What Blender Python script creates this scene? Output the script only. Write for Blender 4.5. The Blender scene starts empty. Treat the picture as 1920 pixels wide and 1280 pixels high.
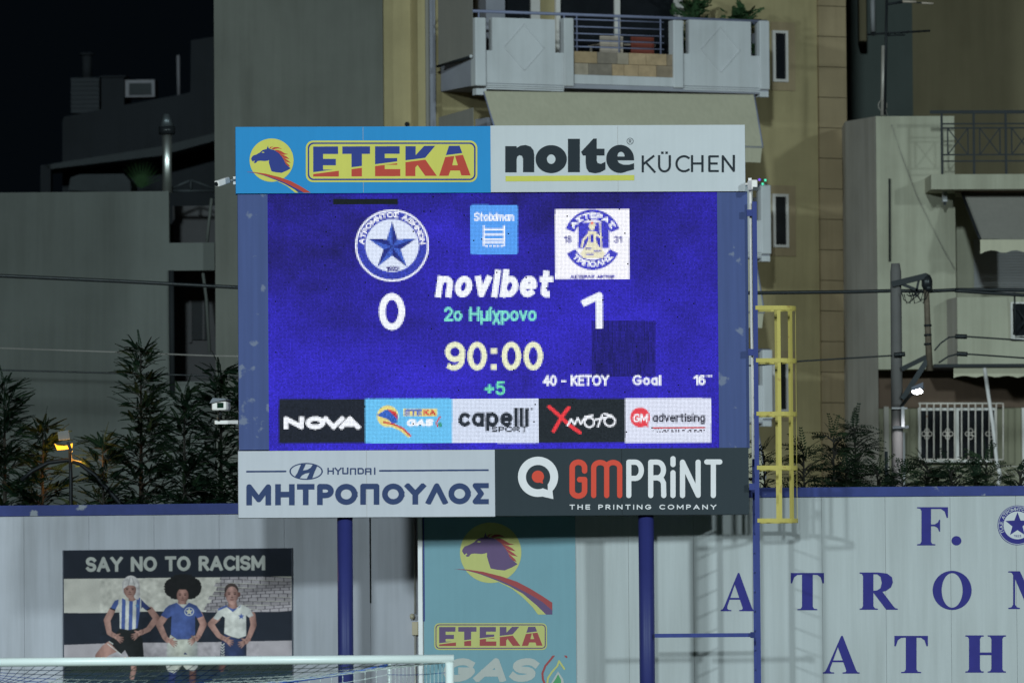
import bpy, math, random
import numpy as np
from mathutils import Vector, Matrix, Euler

SC = bpy.context.scene
COL = SC.collection
R = math.radians

# ------------------------------------------------------------------ camera
FPX = 14740.0                       # focal length in photo pixels (1920 wide)
CAM = Vector((0, -121, 1.3))
PITCH, ROLL = R(2.92), R(-0.43)
cd = bpy.data.cameras.new('camera'); cd.sensor_width = 36; cd.lens = FPX/1920*36
cd.clip_start = 1; cd.clip_end = 2000
cd.dof.use_dof = True; cd.dof.focus_distance = 121; cd.dof.aperture_fstop = 1.7
cam = bpy.data.objects.new('camera', cd); COL.objects.link(cam)
CROT = Euler((R(90)+PITCH, 0, 0)).to_matrix() @ Matrix.Rotation(ROLL, 3, 'Z')
cam.matrix_world = Matrix.Translation(CAM) @ CROT.to_4x4()
SC.camera = cam

# ------------------------------------------------------------------ world, floodlights, exposure
w = bpy.data.worlds.new('World'); SC.world = w; w.use_nodes = True
nt = w.node_tree; bg = nt.nodes['Background']
sky = nt.nodes.new('ShaderNodeTexSky'); sky.sky_type = 'NISHITA'; sky.sun_disc = False
sky.sun_elevation = R(-5); sky.sun_rotation = R(184)
ad = nt.nodes.new('ShaderNodeMix'); ad.data_type = 'RGBA'; ad.blend_type = 'ADD'; ad.inputs['Factor'].default_value = 1
ad.inputs['B'].default_value = (.012, .021, .031, 1)      # faint glow of the city in the night sky
nt.links.new(sky.outputs[0], ad.inputs['A']); nt.links.new(ad.outputs['Result'], bg.inputs[0]); bg.inputs[1].default_value = 0.10

FLOOD = (0.74, 0.97, 1.0)
AZ, EL = 38.0, 13.5
def lamp_dir(az, el):               # unit vector from the board towards the lamp
    return Vector((math.sin(R(az))*math.cos(R(el)), -math.cos(R(az))*math.cos(R(el)), math.sin(R(el))))
sl = bpy.data.lights.new('floodlight_sun', 'SUN'); sl.energy = 1.05; sl.angle = R(2.2); sl.color = FLOOD
so = bpy.data.objects.new('floodlight_sun', sl); COL.objects.link(so)
so.rotation_euler = (-lamp_dir(-4, EL)).to_track_quat('-Z', 'Y').to_euler()
for nm, az, pw in (('floodlight_left', -AZ, 222000), ('floodlight_right', AZ, 222000)):
    l = bpy.data.lights.new(nm, 'SPOT'); l.energy = pw; l.color = FLOOD; l.shadow_soft_size = 2.6
    l.spot_size = R(34); l.spot_blend = 1.0
    o = bpy.data.objects.new(nm, l); COL.objects.link(o)
    tgt = Vector((0.5, 0, 5.0)); o.location = tgt + lamp_dir(az, EL)*118
    o.rotation_euler = ((tgt + Vector((0, -5, -5.0))) - o.location).to_track_quat('-Z', 'Y').to_euler()

vs = SC.view_settings
vs.view_transform = 'Standard'; vs.look = 'None'; vs.exposure = 0; vs.gamma = 1; vs.use_curve_mapping = False

# ------------------------------------------------------------------ pixel <-> place
def ray(px, py):
    return CROT @ Vector(((px-960)/FPX, (640-py)/FPX, -1))
def at(px, py, Y):
    d = ray(px, py); return CAM + d*((Y-CAM.y)/d.y)
class Plane:
    "an upright plane through a point, turned about z; off > 0 is towards the camera"
    def __init__(s, p0, yaw=0):
        a = R(yaw); s.p0 = Vector(p0); s.x = Vector((math.cos(a), math.sin(a), 0)); s.n = Vector((math.sin(a), -math.cos(a), 0))
    def hit(s, px, py, off=0):
        d = ray(px, py); t = ((s.p0 + s.n*off) - CAM).dot(s.n)/d.dot(s.n); return CAM + d*t
    def loc(s, px, py, off=0):
        p = s.hit(px, py, off) - s.p0; return p.dot(s.x), p.z + s.p0.z
    def w(s, u, z, off=0):
        p = s.p0 + s.x*u + s.n*off; return Vector((p.x, p.y, z))
    def rect(s, r, off=0):
        x0, y0, x1, y1 = r; xm, ym = (x0+x1)/2, (y0+y1)/2
        return s.loc(x0, ym, off)[0], s.loc(xm, y1, off)[1], s.loc(x1, ym, off)[0], s.loc(xm, y0, off)[1]

# ------------------------------------------------------------------ materials
def lin(c):
    return tuple((v/12.92 if v <= .04045 else ((v+.055)/1.055)**2.4) for v in (x/255 for x in c))
LIT = (.70, .93, 1.0)
def alb(r, g, b, k=1.0):            # paint colour of a surface seen under the floodlights
    return tuple(min(.88, max(.012, v/l/k)) for v, l in zip(lin((r, g, b)), LIT))
def mat(name, rgb, rough=.6, var=.12, scale=2.5, streak=0., metal=0., bump=0., spec=.22, ribs=0., stain=None, drips=0.):
    m = bpy.data.materials.new(name); m.use_nodes = True; nt = m.node_tree; b = nt.nodes['Principled BSDF']
    b.inputs['Roughness'].default_value = rough; b.inputs['Metallic'].default_value = metal
    b.inputs['Specular IOR Level'].default_value = spec
    tc = nt.nodes.new('ShaderNodeTexCoord'); N = nt.nodes.new; L = nt.links.new
    no = N('ShaderNodeTexNoise'); no.inputs['Scale'].default_value = scale; no.inputs['Detail'].default_value = 8; no.inputs['Roughness'].default_value = .65
    L(tc.outputs['Object'], no.inputs['Vector'])
    fac = no.outputs['Fac']
    if streak:
        mp = N('ShaderNodeMapping'); mp.inputs['Scale'].default_value = (9, 9, .35); L(tc.outputs['Object'], mp.inputs['Vector'])
        n2 = N('ShaderNodeTexNoise'); n2.inputs['Scale'].default_value = 1.6; n2.inputs['Detail'].default_value = 5; L(mp.outputs[0], n2.inputs['Vector'])
        mx = N('ShaderNodeMix'); mx.inputs['Factor'].default_value = streak; L(fac, mx.inputs['A']); L(n2.outputs['Fac'], mx.inputs['B']); fac = mx.outputs['Result']
    rp = N('ShaderNodeValToRGB'); e = rp.color_ramp.elements
    e[0].position = .3; e[1].position = .7
    e[0].color = tuple(max(0, v*(1-var)) for v in rgb)+(1,); e[1].color = tuple(min(1, v*(1+var)) for v in rgb)+(1,)
    L(fac, rp.inputs['Fac']); out = rp.outputs['Color']
    if stain:                        # worn patches: (colour, threshold, scale)
        n3 = N('ShaderNodeTexNoise'); n3.inputs['Scale'].default_value = stain[2]; n3.inputs['Detail'].default_value = 6; L(tc.outputs['Object'], n3.inputs['Vector'])
        r3 = N('ShaderNodeValToRGB'); r3.color_ramp.elements[0].position = stain[1]; r3.color_ramp.elements[1].position = stain[1]+.04
        L(n3.outputs['Fac'], r3.inputs['Fac'])
        m3 = N('ShaderNodeMix'); m3.data_type = 'RGBA'; L(r3.outputs['Color'], m3.inputs['Factor']); L(out, m3.inputs['A']); m3.inputs['B'].default_value = tuple(stain[0])+(1,); out = m3.outputs['Result']
    if drips:                        # rain-washed dirt running down the wall
        mp = N('ShaderNodeMapping'); mp.inputs['Scale'].default_value = (2.6, 2.6, .16); L(tc.outputs['Object'], mp.inputs['Vector'])
        n5 = N('ShaderNodeTexNoise'); n5.inputs['Scale'].default_value = 1.5; n5.inputs['Detail'].default_value = 9; n5.inputs['Roughness'].default_value = .6; L(mp.outputs[0], n5.inputs['Vector'])
        n6 = N('ShaderNodeTexNoise'); n6.inputs['Scale'].default_value = .45; n6.inputs['Detail'].default_value = 4; L(tc.outputs['Object'], n6.inputs['Vector'])
        mu = N('ShaderNodeMath'); mu.operation = 'MULTIPLY'; L(n5.outputs['Fac'], mu.inputs[0]); L(n6.outputs['Fac'], mu.inputs[1])
        mr = N('ShaderNodeMapRange'); mr.inputs['From Min'].default_value = .20; mr.inputs['From Max'].default_value = .42; mr.inputs['To Max'].default_value = drips; L(mu.outputs[0], mr.inputs['Value'])
        m5 = N('ShaderNodeMix'); m5.data_type = 'RGBA'; m5.blend_type = 'MULTIPLY'; L(mr.outputs[0], m5.inputs['Factor']); L(out, m5.inputs['A']); m5.inputs['B'].default_value = (.42, .40, .36, 1); out = m5.outputs['Result']
    L(out, b.inputs['Base Color'])
    h = None
    if bump:
        bp = N('ShaderNodeBump'); bp.inputs['Strength'].default_value = bump; bp.inputs['Distance'].default_value = .02
        n4 = N('ShaderNodeTexNoise'); n4.inputs['Scale'].default_value = scale*14; n4.inputs['Detail'].default_value = 6
        L(tc.outputs['Object'], n4.inputs['Vector']); L(n4.outputs['Fac'], bp.inputs['Height']); L(bp.outputs[0], b.inputs['Normal'])
    if ribs:
        wv = N('ShaderNodeTexWave'); wv.wave_type = 'BANDS'; wv.bands_direction = 'X'; wv.inputs['Scale'].default_value = ribs
        L(tc.outputs['Object'], wv.inputs['Vector'])
        bp = N('ShaderNodeBump'); bp.inputs['Strength'].default_value = .15; bp.inputs['Distance'].default_value = .006
        L(wv.outputs['Fac'], bp.inputs['Height']); L(bp.outputs[0], b.inputs['Normal'])
    return m
def glow(name, rgb, s):
    m = bpy.data.materials.new(name); m.use_nodes = True; nt = m.node_tree; nt.nodes.clear()
    e = nt.nodes.new('ShaderNodeEmission'); e.inputs[0].default_value = tuple(rgb)+(1,); e.inputs[1].default_value = s
    o = nt.nodes.new('ShaderNodeOutputMaterial'); nt.links.new(e.outputs[0], o.inputs[0]); return m
def attr_mat(name, emit=0, rough=.45):
    m = bpy.data.materials.new(name); m.use_nodes = True; nt = m.node_tree; b = nt.nodes['Principled BSDF']
    a = nt.nodes.new('ShaderNodeAttribute'); a.attribute_name = 'Col'
    if emit:
        b.inputs['Base Color'].default_value = (.006, .006, .007, 1); b.inputs['Roughness'].default_value = .7; b.inputs['Specular IOR Level'].default_value = .1
        nt.links.new(a.outputs['Color'], b.inputs['Emission Color']); b.inputs['Emission Strength'].default_value = emit
    else:
        nt.links.new(a.outputs['Color'], b.inputs['Base Color']); b.inputs['Roughness'].default_value = rough; b.inputs['Specular IOR Level'].default_value = .15
    return m
_pc = {}
def print_mat(rgb, rough=.7):       # printed ink / foil of one colour
    k = (tuple(round(v, 4) for v in rgb), rough)
    if k not in _pc: _pc[k] = mat('printed_vinyl', rgb, rough, .05, 1.2, .4, spec=.15)
    return _pc[k]

# ------------------------------------------------------------------ objects
ORG = {}
def put(o, parent=None):
    COL.objects.link(o)
    if parent: o.parent = parent
    return o
def tag(o, label=None, cat=None, group=None, kind=None):
    if label: o['label'] = label
    if cat: o['category'] = cat
    if group: o['group'] = group
    if kind: o['kind'] = kind
    return o
def thing(name, base, label, cat, group=None):
    o = bpy.data.objects.new(name, None); o.empty_display_size = .3; put(o); o.location = base
    ORG[o] = Vector(base); return tag(o, label, cat, group)
class MB:
    def __init__(s): s.v = []; s.f = []; s.m = []; s.mats = []; s.smooth = []
    def mi(s, m):
        if m not in s.mats: s.mats.append(m)
        return s.mats.index(m)
    def poly(s, pts, m, smooth=False):
        i = len(s.v); s.v += [tuple(p) for p in pts]; s.f.append(tuple(range(i, i+len(pts)))); s.m.append(s.mi(m)); s.smooth.append(smooth)
    def hexa(s, c, m):               # 8 corners: bottom ring then top ring
        i = len(s.v); s.v += [tuple(p) for p in c]
        for q in ((0,3,2,1),(4,5,6,7),(0,1,5,4),(1,2,6,5),(2,3,7,6),(3,0,4,7)):
            s.f.append(tuple(i+k for k in q)); s.m.append(s.mi(m)); s.smooth.append(False)
    def box(s, pl, u0, z0, u1, z1, o0, o1, m):     # on a plane, from offset o0 (back) to o1 (front)
        s.hexa([pl.w(u0,z0,o1), pl.w(u1,z0,o1), pl.w(u1,z0,o0), pl.w(u0,z0,o0), pl.w(u0,z1,o1), pl.w(u1,z1,o1), pl.w(u1,z1,o0), pl.w(u0,z1,o0)], m)
    def pbox(s, pl, r, o0, o1, m, dz=0):
        u0, z0, u1, z1 = pl.rect(r, o1); s.box(pl, u0, z0+dz, u1, z1+dz, o0, o1, m)
    def tube(s, pts, r, m, n=8, r1=None, caps=True):
        pts = [Vector(p) for p in pts]; rings = []; N = len(pts)
        for k, p in enumerate(pts):
            d = (pts[min(k+1, N-1)] - pts[max(k-1, 0)]).normalized()
            a = d.orthogonal().normalized() if abs(d.z) > .9 else d.cross(Vector((0,0,1))).normalized()
            if abs(d.z) > .9: a = (Vector((1,0,0)) - d*d.x).normalized()
            b = d.cross(a); rr = r if r1 is None else r+(r1-r)*k/(N-1)
            i = len(s.v); s.v += [tuple(p + a*math.cos(2*math.pi*j/n)*rr + b*math.sin(2*math.pi*j/n)*rr) for j in range(n)]; rings.append(i)
        mi = s.mi(m)
        for k in range(N-1):
            for j in range(n):
                s.f.append((rings[k]+j, rings[k]+(j+1)%n, rings[k+1]+(j+1)%n, rings[k+1]+j)); s.m.append(mi); s.smooth.append(n > 4)
        if caps:
            s.f.append(tuple(rings[0]+j for j in reversed(range(n)))); s.m.append(mi); s.smooth.append(False)
            s.f.append(tuple(rings[-1]+j for j in range(n))); s.m.append(mi); s.smooth.append(False)
    def bar(s, a, b, wx, wy, m, up=Vector((0,0,1))):   # rectangular bar from a to b
        a, b = Vector(a), Vector(b); d = (b-a).normalized()
        x = d.cross(up); x = x.normalized() if x.length > 1e-4 else Vector((1,0,0)); y = x.cross(d).normalized()
        q = [x*wx/2+y*wy/2, -x*wx/2+y*wy/2, -x*wx/2-y*wy/2, x*wx/2-y*wy/2]
        s.hexa([a+k for k in q]+[b+k for k in q], m)
    def ball(s, c, rx, ry, rz, m, n=10):
        c = Vector(c); i0 = len(s.v); k = n//2
        for a in range(k+1):
            th = math.pi*a/k
            for b in range(n):
                ph = 2*math.pi*b/n; s.v.append((c.x+rx*math.sin(th)*math.cos(ph), c.y+ry*math.sin(th)*math.sin(ph), c.z+rz*math.cos(th)))
        mi = s.mi(m)
        for a in range(k):
            for b in range(n):
                s.f.append((i0+a*n+b, i0+a*n+(b+1)%n, i0+(a+1)*n+(b+1)%n, i0+(a+1)*n+b)); s.m.append(mi); s.smooth.append(True)
    def build(s, name, parent=None, base=None, bevel=0):
        org = ORG[parent] if parent else Vector(base if base is not None else (0,0,0))
        me = bpy.data.meshes.new(name); va = np.array(s.v, dtype=float) - np.array(org)
        me.from_pydata(va.tolist(), [], s.f)
        for m in s.mats: me.materials.append(m)
        me.polygons.foreach_set('material_index', s.m); me.polygons.foreach_set('use_smooth', s.smooth)
        me.validate(); me.update()
        o = bpy.data.objects.new(name, me); put(o, parent); ORG[o] = org
        if not parent: o.location = org
        if bevel:
            b = o.modifiers.new('bevel', 'BEVEL'); b.width = bevel; b.segments = 2; b.limit_method = 'ANGLE'
        return o

# ------------------------------------------------------------------ drawing: prints, lettering and the LED picture
def arc(cx, cy, rx, ry, a0, a1, n=14):
    return [(cx+rx*math.cos(R(a0+(a1-a0)*k/n)), cy+ry*math.sin(R(a0+(a1-a0)*k/n))) for k in range(n+1)]
class Canvas:
    def __init__(s, x0, y0, x1, y1, W, H, T=None):
        s.x0, s.y0, s.x1, s.y1, s.W, s.H = x0, y0, x1, y1, W, H
        xs = x0+(np.arange(W)+.5)*(x1-x0)/W; ys = y0+(np.arange(H)+.5)*(y1-y0)/H
        s.T = T or (0, 0, 1)
        s.X, s.Y = np.meshgrid((xs-s.T[0])*s.T[2], (ys-s.T[1])*s.T[2])
        s.idx = np.zeros((H, W), np.int16); s.rgb = np.zeros((H, W, 3)); s.pal = [None]; s.alpha = np.zeros((H, W), bool); s.post = None
    def setT(s, T):
        xs = s.x0+(np.arange(s.W)+.5)*(s.x1-s.x0)/s.W; ys = s.y0+(np.arange(s.H)+.5)*(s.y1-s.y0)/s.H
        s.T = T; s.X, s.Y = np.meshgrid((xs-T[0])*T[2], (ys-T[1])*T[2])
    def fill(s, m, c):
        if c is None: s.idx[m] = 0; return m
        if isinstance(c, np.ndarray) and c.ndim == 3: s.rgb[m] = c[m]; return m
        c = tuple(c)
        if c not in s.pal: s.pal.append(c)
        s.idx[m] = s.pal.index(c); s.rgb[m] = c; return m
    def mpoly(s, *rings):
        m = np.zeros((s.H, s.W), bool)
        for pts in rings:
            n = len(pts)
            for k in range(n):
                (xa, ya), (xb, yb) = pts[k], pts[(k+1) % n]
                if ya == yb: continue
                c = (ya > s.Y) != (yb > s.Y)
                m ^= c & (s.X < (xb-xa)*(s.Y-ya)/(yb-ya)+xa)
        return m
    def poly(s, c, *rings): return s.fill(s.mpoly(*rings), c)
    def mell(s, cx, cy, rx, ry): return ((s.X-cx)/rx)**2+((s.Y-cy)/ry)**2 <= 1
    def ell(s, c, cx, cy, rx, ry): return s.fill(s.mell(cx, cy, rx, ry), c)
    def mrect(s, x0, y0, x1, y1, r=0):
        if not r: return (s.X >= x0) & (s.X <= x1) & (s.Y >= y0) & (s.Y <= y1)
        dx = np.maximum(np.abs(s.X-(x0+x1)/2)-((x1-x0)/2-r), 0); dy = np.maximum(np.abs(s.Y-(y0+y1)/2)-((y1-y0)/2-r), 0)
        return dx*dx+dy*dy <= r*r
    def rect(s, c, *a): return s.fill(s.mrect(*a), c)
    def mstroke(s, lines, w, cap='square', h=None):
        m = np.zeros((s.H, s.W), bool)
        for pl in lines:
            for k in range(len(pl)-1):
                (ax, ay), (bx, by) = pl[k], pl[k+1]; dx, dy = bx-ax, by-ay; L = math.hypot(dx, dy)
                if L < 1e-9: continue
                t = ((s.X-ax)*dx+(s.Y-ay)*dy)/L; d = np.abs((s.X-ax)*dy-(s.Y-ay)*dx)/L
                e0 = w/2 if (k == 0 and cap == 'square') else 0; e1 = w/2 if (k == len(pl)-2 and cap == 'square') else 0
                m |= (d <= w/2) & (t >= -e0) & (t <= L+e1)
            rng = pl if cap == 'round' else pl[1:-1]
            for (x, y) in rng: m |= (s.X-x)**2+(s.Y-y)**2 <= w*w/4
        return m
    def stroke(s, c, lines, w, cap='square'): return s.fill(s.mstroke(lines, w, cap), c)
    def mtext(s, t, box, w, gap=.28, shear=0, cap='square', warp=None, clip=True):
        lines = layout(t, box, w, gap, shear)
        if warp: lines = [[warp(*p) for p in dense(l)] for l in lines]
        m = s.mstroke(lines, w, cap)
        if clip and not warp: m &= (s.Y >= box[1]) & (s.Y <= box[3])
        return m
    def text(s, c, *a, **k): return s.fill(s.mtext(*a, **k), c)
def dense(l, n=3):
    o = [l[0]]
    for a, b in zip(l, l[1:]):
        o += [(a[0]+(b[0]-a[0])*k/n, a[1]+(b[1]-a[1])*k/n) for k in range(1, n+1)]
    return o
S_ = arc(.33,.25,.33,.25,-25,-270,10)+arc(.33,.75,.33,.25,-90,155,10)
O_ = arc(.46,.5,.46,.5,0,360,24); o_ = arc(.28,.65,.28,.35,0,360,18)
n_ = [(0,1),(0,.3)]; nA = [(0,.58)]+arc(.26,.56,.26,.26,180,360,8)+[(.52,1)]
GL = {
 ' ':(.32,[]), 'A':(.86,[[(0,1),(.43,0),(.86,1)],[(.17,.68),(.69,.68)]]), 'C':(.78,[arc(.46,.5,.46,.5,-48,-312)]),
 'D':(.78,[[(0,0),(.3,0)]+arc(.3,.5,.48,.5,-90,90)+[(0,1),(0,0)]]), 'E':(.6,[[(.6,0),(0,0),(0,1),(.6,1)],[(0,.48),(.54,.48)]]),
 'F':(.58,[[(.58,0),(0,0),(0,1)],[(0,.5),(.5,.5)]]), 'G':(.84,[arc(.44,.5,.44,.5,-45,-350)+[(.86,.55),(.52,.55)]]),
 'H':(.72,[[(0,0),(0,1)],[(.72,0),(.72,1)],[(0,.49),(.72,.49)]]), 'I':(0,[[(0,0),(0,1)]]),
 'K':(.7,[[(0,0),(0,1)],[(.68,0),(.04,.55)],[(.22,.42),(.7,1)]]), 'L':(.55,[[(0,0),(0,1),(.55,1)]]),
 'M':(.95,[[(0,1),(0,0),(.475,.8),(.95,0),(.95,1)]]), 'N':(.78,[[(0,1),(0,0),(.78,1),(.78,0)]]), 'O':(.92,[O_]),
 'P':(.6,[[(0,1),(0,0),(.32,0)]+arc(.32,.28,.3,.28,-90,90,10)+[(0,.56)]]),
 'R':(.66,[[(0,1),(0,0),(.32,0)]+arc(.32,.26,.3,.26,-90,90,10)+[(0,.52)],[(.3,.52),(.66,1)]]),
 'S':(.66,[S_]), 'T':(.72,[[(0,0),(.72,0)],[(.36,0),(.36,1)]]), 'U':(.7,[[(0,0),(0,.65)]+arc(.35,.65,.35,.35,180,0,12)+[(.7,0)]]),
 'V':(.82,[[(0,0),(.41,1),(.82,0)]]), 'X':(.76,[[(0,0),(.76,1)],[(.76,0),(0,1)]]), 'Y':(.8,[[(0,0),(.4,.5),(.8,0)],[(.4,.5),(.4,1)]]),
 'Π':(.72,[[(0,1),(0,0),(.72,0),(.72,1)]]), 'Λ':(.84,[[(0,1),(.42,0),(.84,1)]]), 'Σ':(.66,[[(.66,0),(0,0),(.36,.5),(0,1),(.66,1)]]),
 'Θ':(.92,[O_,[(.3,.5),(.62,.5)]]), 'Ω':(.84,[[(0,1),(.26,1)]+arc(.42,.45,.42,.45,125,415,20)+[(.58,1),(.84,1)]]),
 '.':(0,[[(0,.98),(0,1)]]), '-':(.36,[[(0,.6),(.36,.6)]]), '+':(.6,[[(0,.55),(.6,.55)],[(.3,.25),(.3,.85)]]), ':':(0,[[(0,.34),(0,.37)],[(0,.96),(0,1)]]), '"':(.3,[[(0,0),(0,.12)],[(.15,0),(.15,.12)],[(.3,0),(.3,.12)]]),
 '0':(.62,[arc(.31,.5,.31,.5,0,360,24)]), '1':(.36,[[(0,.24),(.36,.02),(.36,1)]]), '2':(.6,[arc(.3,.28,.29,.28,-165,30,10)+[(0,1),(.62,1)]]),
 '3':(.6,[arc(.28,.25,.28,.25,-160,90,10)+arc(.28,.75,.32,.25,-90,160,10)]), '4':(.66,[[(.5,1),(.5,0),(0,.7),(.66,.7)]]), '5':(.6,[[(.55,0),(.08,0),(.04,.46)]+arc(.28,.68,.32,.32,-120,150,14)]),
 '6':(.6,[arc(.3,.68,.3,.32,0,360,16),[(0,.68)]+arc(.34,.4,.34,.4,190,300,8)]), '8':(.6,[arc(.3,.25,.26,.25,0,360,14),arc(.3,.74,.3,.26,0,360,14)]), '9':(.6,[arc(.3,.32,.3,.32,0,360,16),[(.6,.32)]+arc(.26,.6,.34,.4,10,120,8)]),
 'a':(.54,[arc(.27,.65,.27,.35,0,360,16),[(.54,.3),(.54,1)]]), 'b':(.54,[o_,[(0,0),(0,1)]]), 'c':(.5,[arc(.28,.65,.28,.35,-45,-315,14)]), 'd':(.56,[o_,[(.56,0),(.56,1)]]),
 'e':(.55,[[(.02,.63),(.55,.63)]+arc(.28,.65,.28,.35,-5,-310,16)]), 'g':(.54,[o_,[(.56,.3),(.56,1.1)]+arc(.28,1.1,.28,.2,0,150,8)]), 'h':(.52,[[(0,0),(0,1)],nA]),
 'i':(0,[[(0,.3),(0,1)],[(0,.02),(0,.06)]]), 'l':(0,[[(0,0),(0,1)]]), 'm':(.86,[n_,[(0,.55)]+arc(.215,.52,.215,.22,180,360,8)+[(.43,1)],[(.43,.55)]+arc(.645,.52,.215,.22,180,360,8)+[(.86,1)]]),
 'n':(.52,[n_,nA]), 'o':(.56,[o_]), 'p':(.56,[o_,[(0,.3),(0,1.3)]]), 'r':(.32,[n_,[(0,.6)]+arc(.28,.6,.28,.28,180,285,6)]), 's':(.44,[[(.22+(x-.33)*.66,.3+y*.7) for x,y in S_]]),
 't':(.36,[[(.12,.06),(.12,.85)]+arc(.27,.85,.15,.15,180,80,5),[(0,.32),(.36,.32)]]), 'v':(.52,[[(0,.3),(.26,1),(.52,.3)]]), 'x':(.5,[[(0,.3),(.5,1)],[(.5,.3),(0,1)]]),
 'μ':(.52,[[(0,.3),(0,1.28)],[(0,.75)]+arc(.26,.75,.26,.25,180,0,8)+[(.52,.3)],[(.52,.3),(.52,1)]]), 'χ':(.5,[[(0,.3),(.5,1.28)],[(.5,.3),(0,1.28)]]), 'ί':(.04,[[(0,.3),(0,1)],[(.06,0),(0,.12)]])}
for a_, b_ in zip('ΑΕΗΙΚΜΝΟΡΤΥΧρον', 'AEHIKMNOPTYXpov'): GL[a_] = GL[b_]
def layout(t, box, w, gap=.28, shear=0):
    x = 0; L = []
    for ch in t:
        wd, st = GL[ch]
        for l in st: L.append([(x+a-shear*b, b) for a, b in l])
        x += wd+gap
    xs = [p[0] for l in L for p in l]; ys = [p[1] for l in L for p in l]
    a, b, c, d = min(xs), max(xs), min(ys), max(ys); h = w/2
    sx = (box[2]-box[0]-w)/max(b-a, 1e-6) if b > a else 0; sy = (box[3]-box[1]-w)/(d-c)
    return [[(box[0]+h+(p[0]-a)*sx, box[1]+h+(p[1]-c)*sy) for p in l] for l in L]
def emit(cv, pl, off, name, parent, mats=None, rough=.7):
    "turn the painted areas of a canvas into flat foil lying on a plane (no overlaps)"
    mb = MB(); sx = (cv.x1-cv.x0)/cv.W; sy = (cv.y1-cv.y0)/cv.H
    for k in range(1, len(cv.pal)):
        M = cv.idx == k
        if not M.any(): continue
        m = (mats or {}).get(cv.pal[k]) or print_mat(cv.pal[k], rough); live = {}
        def close(r, y0, y1):
            xa, xb = cv.x0+r[0]*sx, cv.x0+r[1]*sx; ya, yb = cv.y0+y0*sy, cv.y0+y1*sy
            mb.poly([pl.hit(xa, yb, off), pl.hit(xb, yb, off), pl.hit(xb, ya, off), pl.hit(xa, ya, off)], m)
        for y in range(cv.H+1):
            cur = set()
            if y < cv.H and M[y].any():
                d = np.diff(np.concatenate(([0], M[y].astype(np.int8), [0]))); a = np.where(d == 1)[0]; b = np.where(d == -1)[0]
                cur = set(zip(a.tolist(), b.tolist()))
            for r in [r for r in live if r not in cur]: close(r, live.pop(r), y)
            for r in cur: live.setdefault(r, y)
    return mb.build(name, parent)
def canvas_for(r, ss=3, T=None):
    return Canvas(r[0], r[1], r[2], r[3], int((r[2]-r[0])*ss), int((r[3]-r[1])*ss), T)
def grid_mesh(name, pl, off, rgb, r, mat_, parent, gapf=1.0, warp=None):
    H, W, _ = rgb.shape; fx = (1-gapf)/2
    u0, z0, u1, z1 = r; du, dz = (u1-u0)/W, (z1-z0)/H
    jj, ii = np.meshgrid(np.arange(W), np.arange(H)); jj = jj.ravel(); ii = ii.ravel()
    ua, ub = u0+(jj+fx)*du, u0+(jj+1-fx)*du; za, zb = z1-(ii+1-fx)*dz, z1-(ii+fx)*dz
    V = np.empty((H*W, 4, 3)); org = np.array(pl.p0 + pl.n*off - ORG[parent]); xv = np.array(pl.x)
    for k, (u, z) in enumerate(((ua, za), (ub, za), (ub, zb), (ua, zb))):
        V[:, k, :] = org + u[:, None]*xv; V[:, k, 2] = z - ORG[parent].z
    n = H*W; me = bpy.data.meshes.new(name)
    me.vertices.add(4*n); me.vertices.foreach_set('co', V.ravel()); me.loops.add(4*n); me.loops.foreach_set('vertex_index', np.arange(4*n))
    me.polygons.add(n); me.polygons.foreach_set('loop_start', np.arange(n)*4); me.polygons.foreach_set('loop_total', np.full(n, 4))
    me.update(); ca = me.color_attributes.new('Col', 'FLOAT_COLOR', 'CORNER')
    c = np.ones((n, 4, 4)); c[:, :, :3] = rgb.reshape(n, 1, 3); ca.data.foreach_set('color', c.ravel())
    me.materials.append(mat_); me.validate(); me.update()
    o = bpy.data.objects.new(name, me); put(o, parent); ORG[o] = ORG[parent]; return o

# ================================================================== SETTING
M_grass = mat('pitch_grass', (.035, .085, .03), .8, .35, 1.5)
g = MB(); g.poly([(-400,-300,0),(400,-300,0),(400,500,0),(-400,500,0)], M_grass); o = g.build('ground'); o['kind'] = 'structure'

# planes that the flat things lie on
BP = Plane(at(925, 600, 0), 3.0)          # scoreboard front
RW = Plane(at(1400, 1000, 1.35), 0.5)     # near white wall
LW = Plane(at(300, 1000, 4.0), -5.0)      # far grey wall
YB = Plane(at(1440, 300, 25.0), 25.0)     # yellow apartment block
RH = Plane(at(1700, 400, 22.0), 3.0)      # cream house
GB = Plane(at(560, 200, 21.5), -1.0)       # bare concrete flank
LB = Plane(at(200, 600, 21.9), -1.0)      # low grey building

# ------------------------------------------------------------------ boundary walls
M_white = mat('white_cladding', alb(152, 170, 177), .6, .07, .9, .55, ribs=14, drips=0.28)
M_grey = mat('grey_cladding', alb(146, 160, 174, .90), .5, .07, .8, .55, drips=0.40)
M_band = mat('blue_flashing', alb(42, 56, 116), .6, .18, 3, .2, stain=(alb(120,135,150), .63, 2.6))
M_seam = mat('seam', alb(120, 135, 142), .6, .1)
def wall(name, pl, x0, x1, ytop, band, mpanel, seams, label):
    a, b = pl.loc(x0, ytop), pl.loc(x1, ytop); zt = pl.loc((max(0,x0)+min(1920,x1))/2, ytop)[1]; zb = pl.loc((max(0,x0)+min(1920,x1))/2, ytop+band)[1]
    t = thing(name, pl.w((a[0]+b[0])/2, 0), label, 'wall')
    m = MB(); us = [a[0]]+[pl.loc(x, ytop+100)[0] for x in seams]+[b[0]]
    for p, q in zip(us, us[1:]): m.box(pl, p+.0018, 0, q-.0018, zb, -.12, 0, mpanel)
    m.build('cladding', t)
    m = MB(); m.box(pl, a[0], zb, b[0], zt, -.16, .03, M_band); m.build('coping', t)
    return t, a[0], b[0], zt
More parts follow.
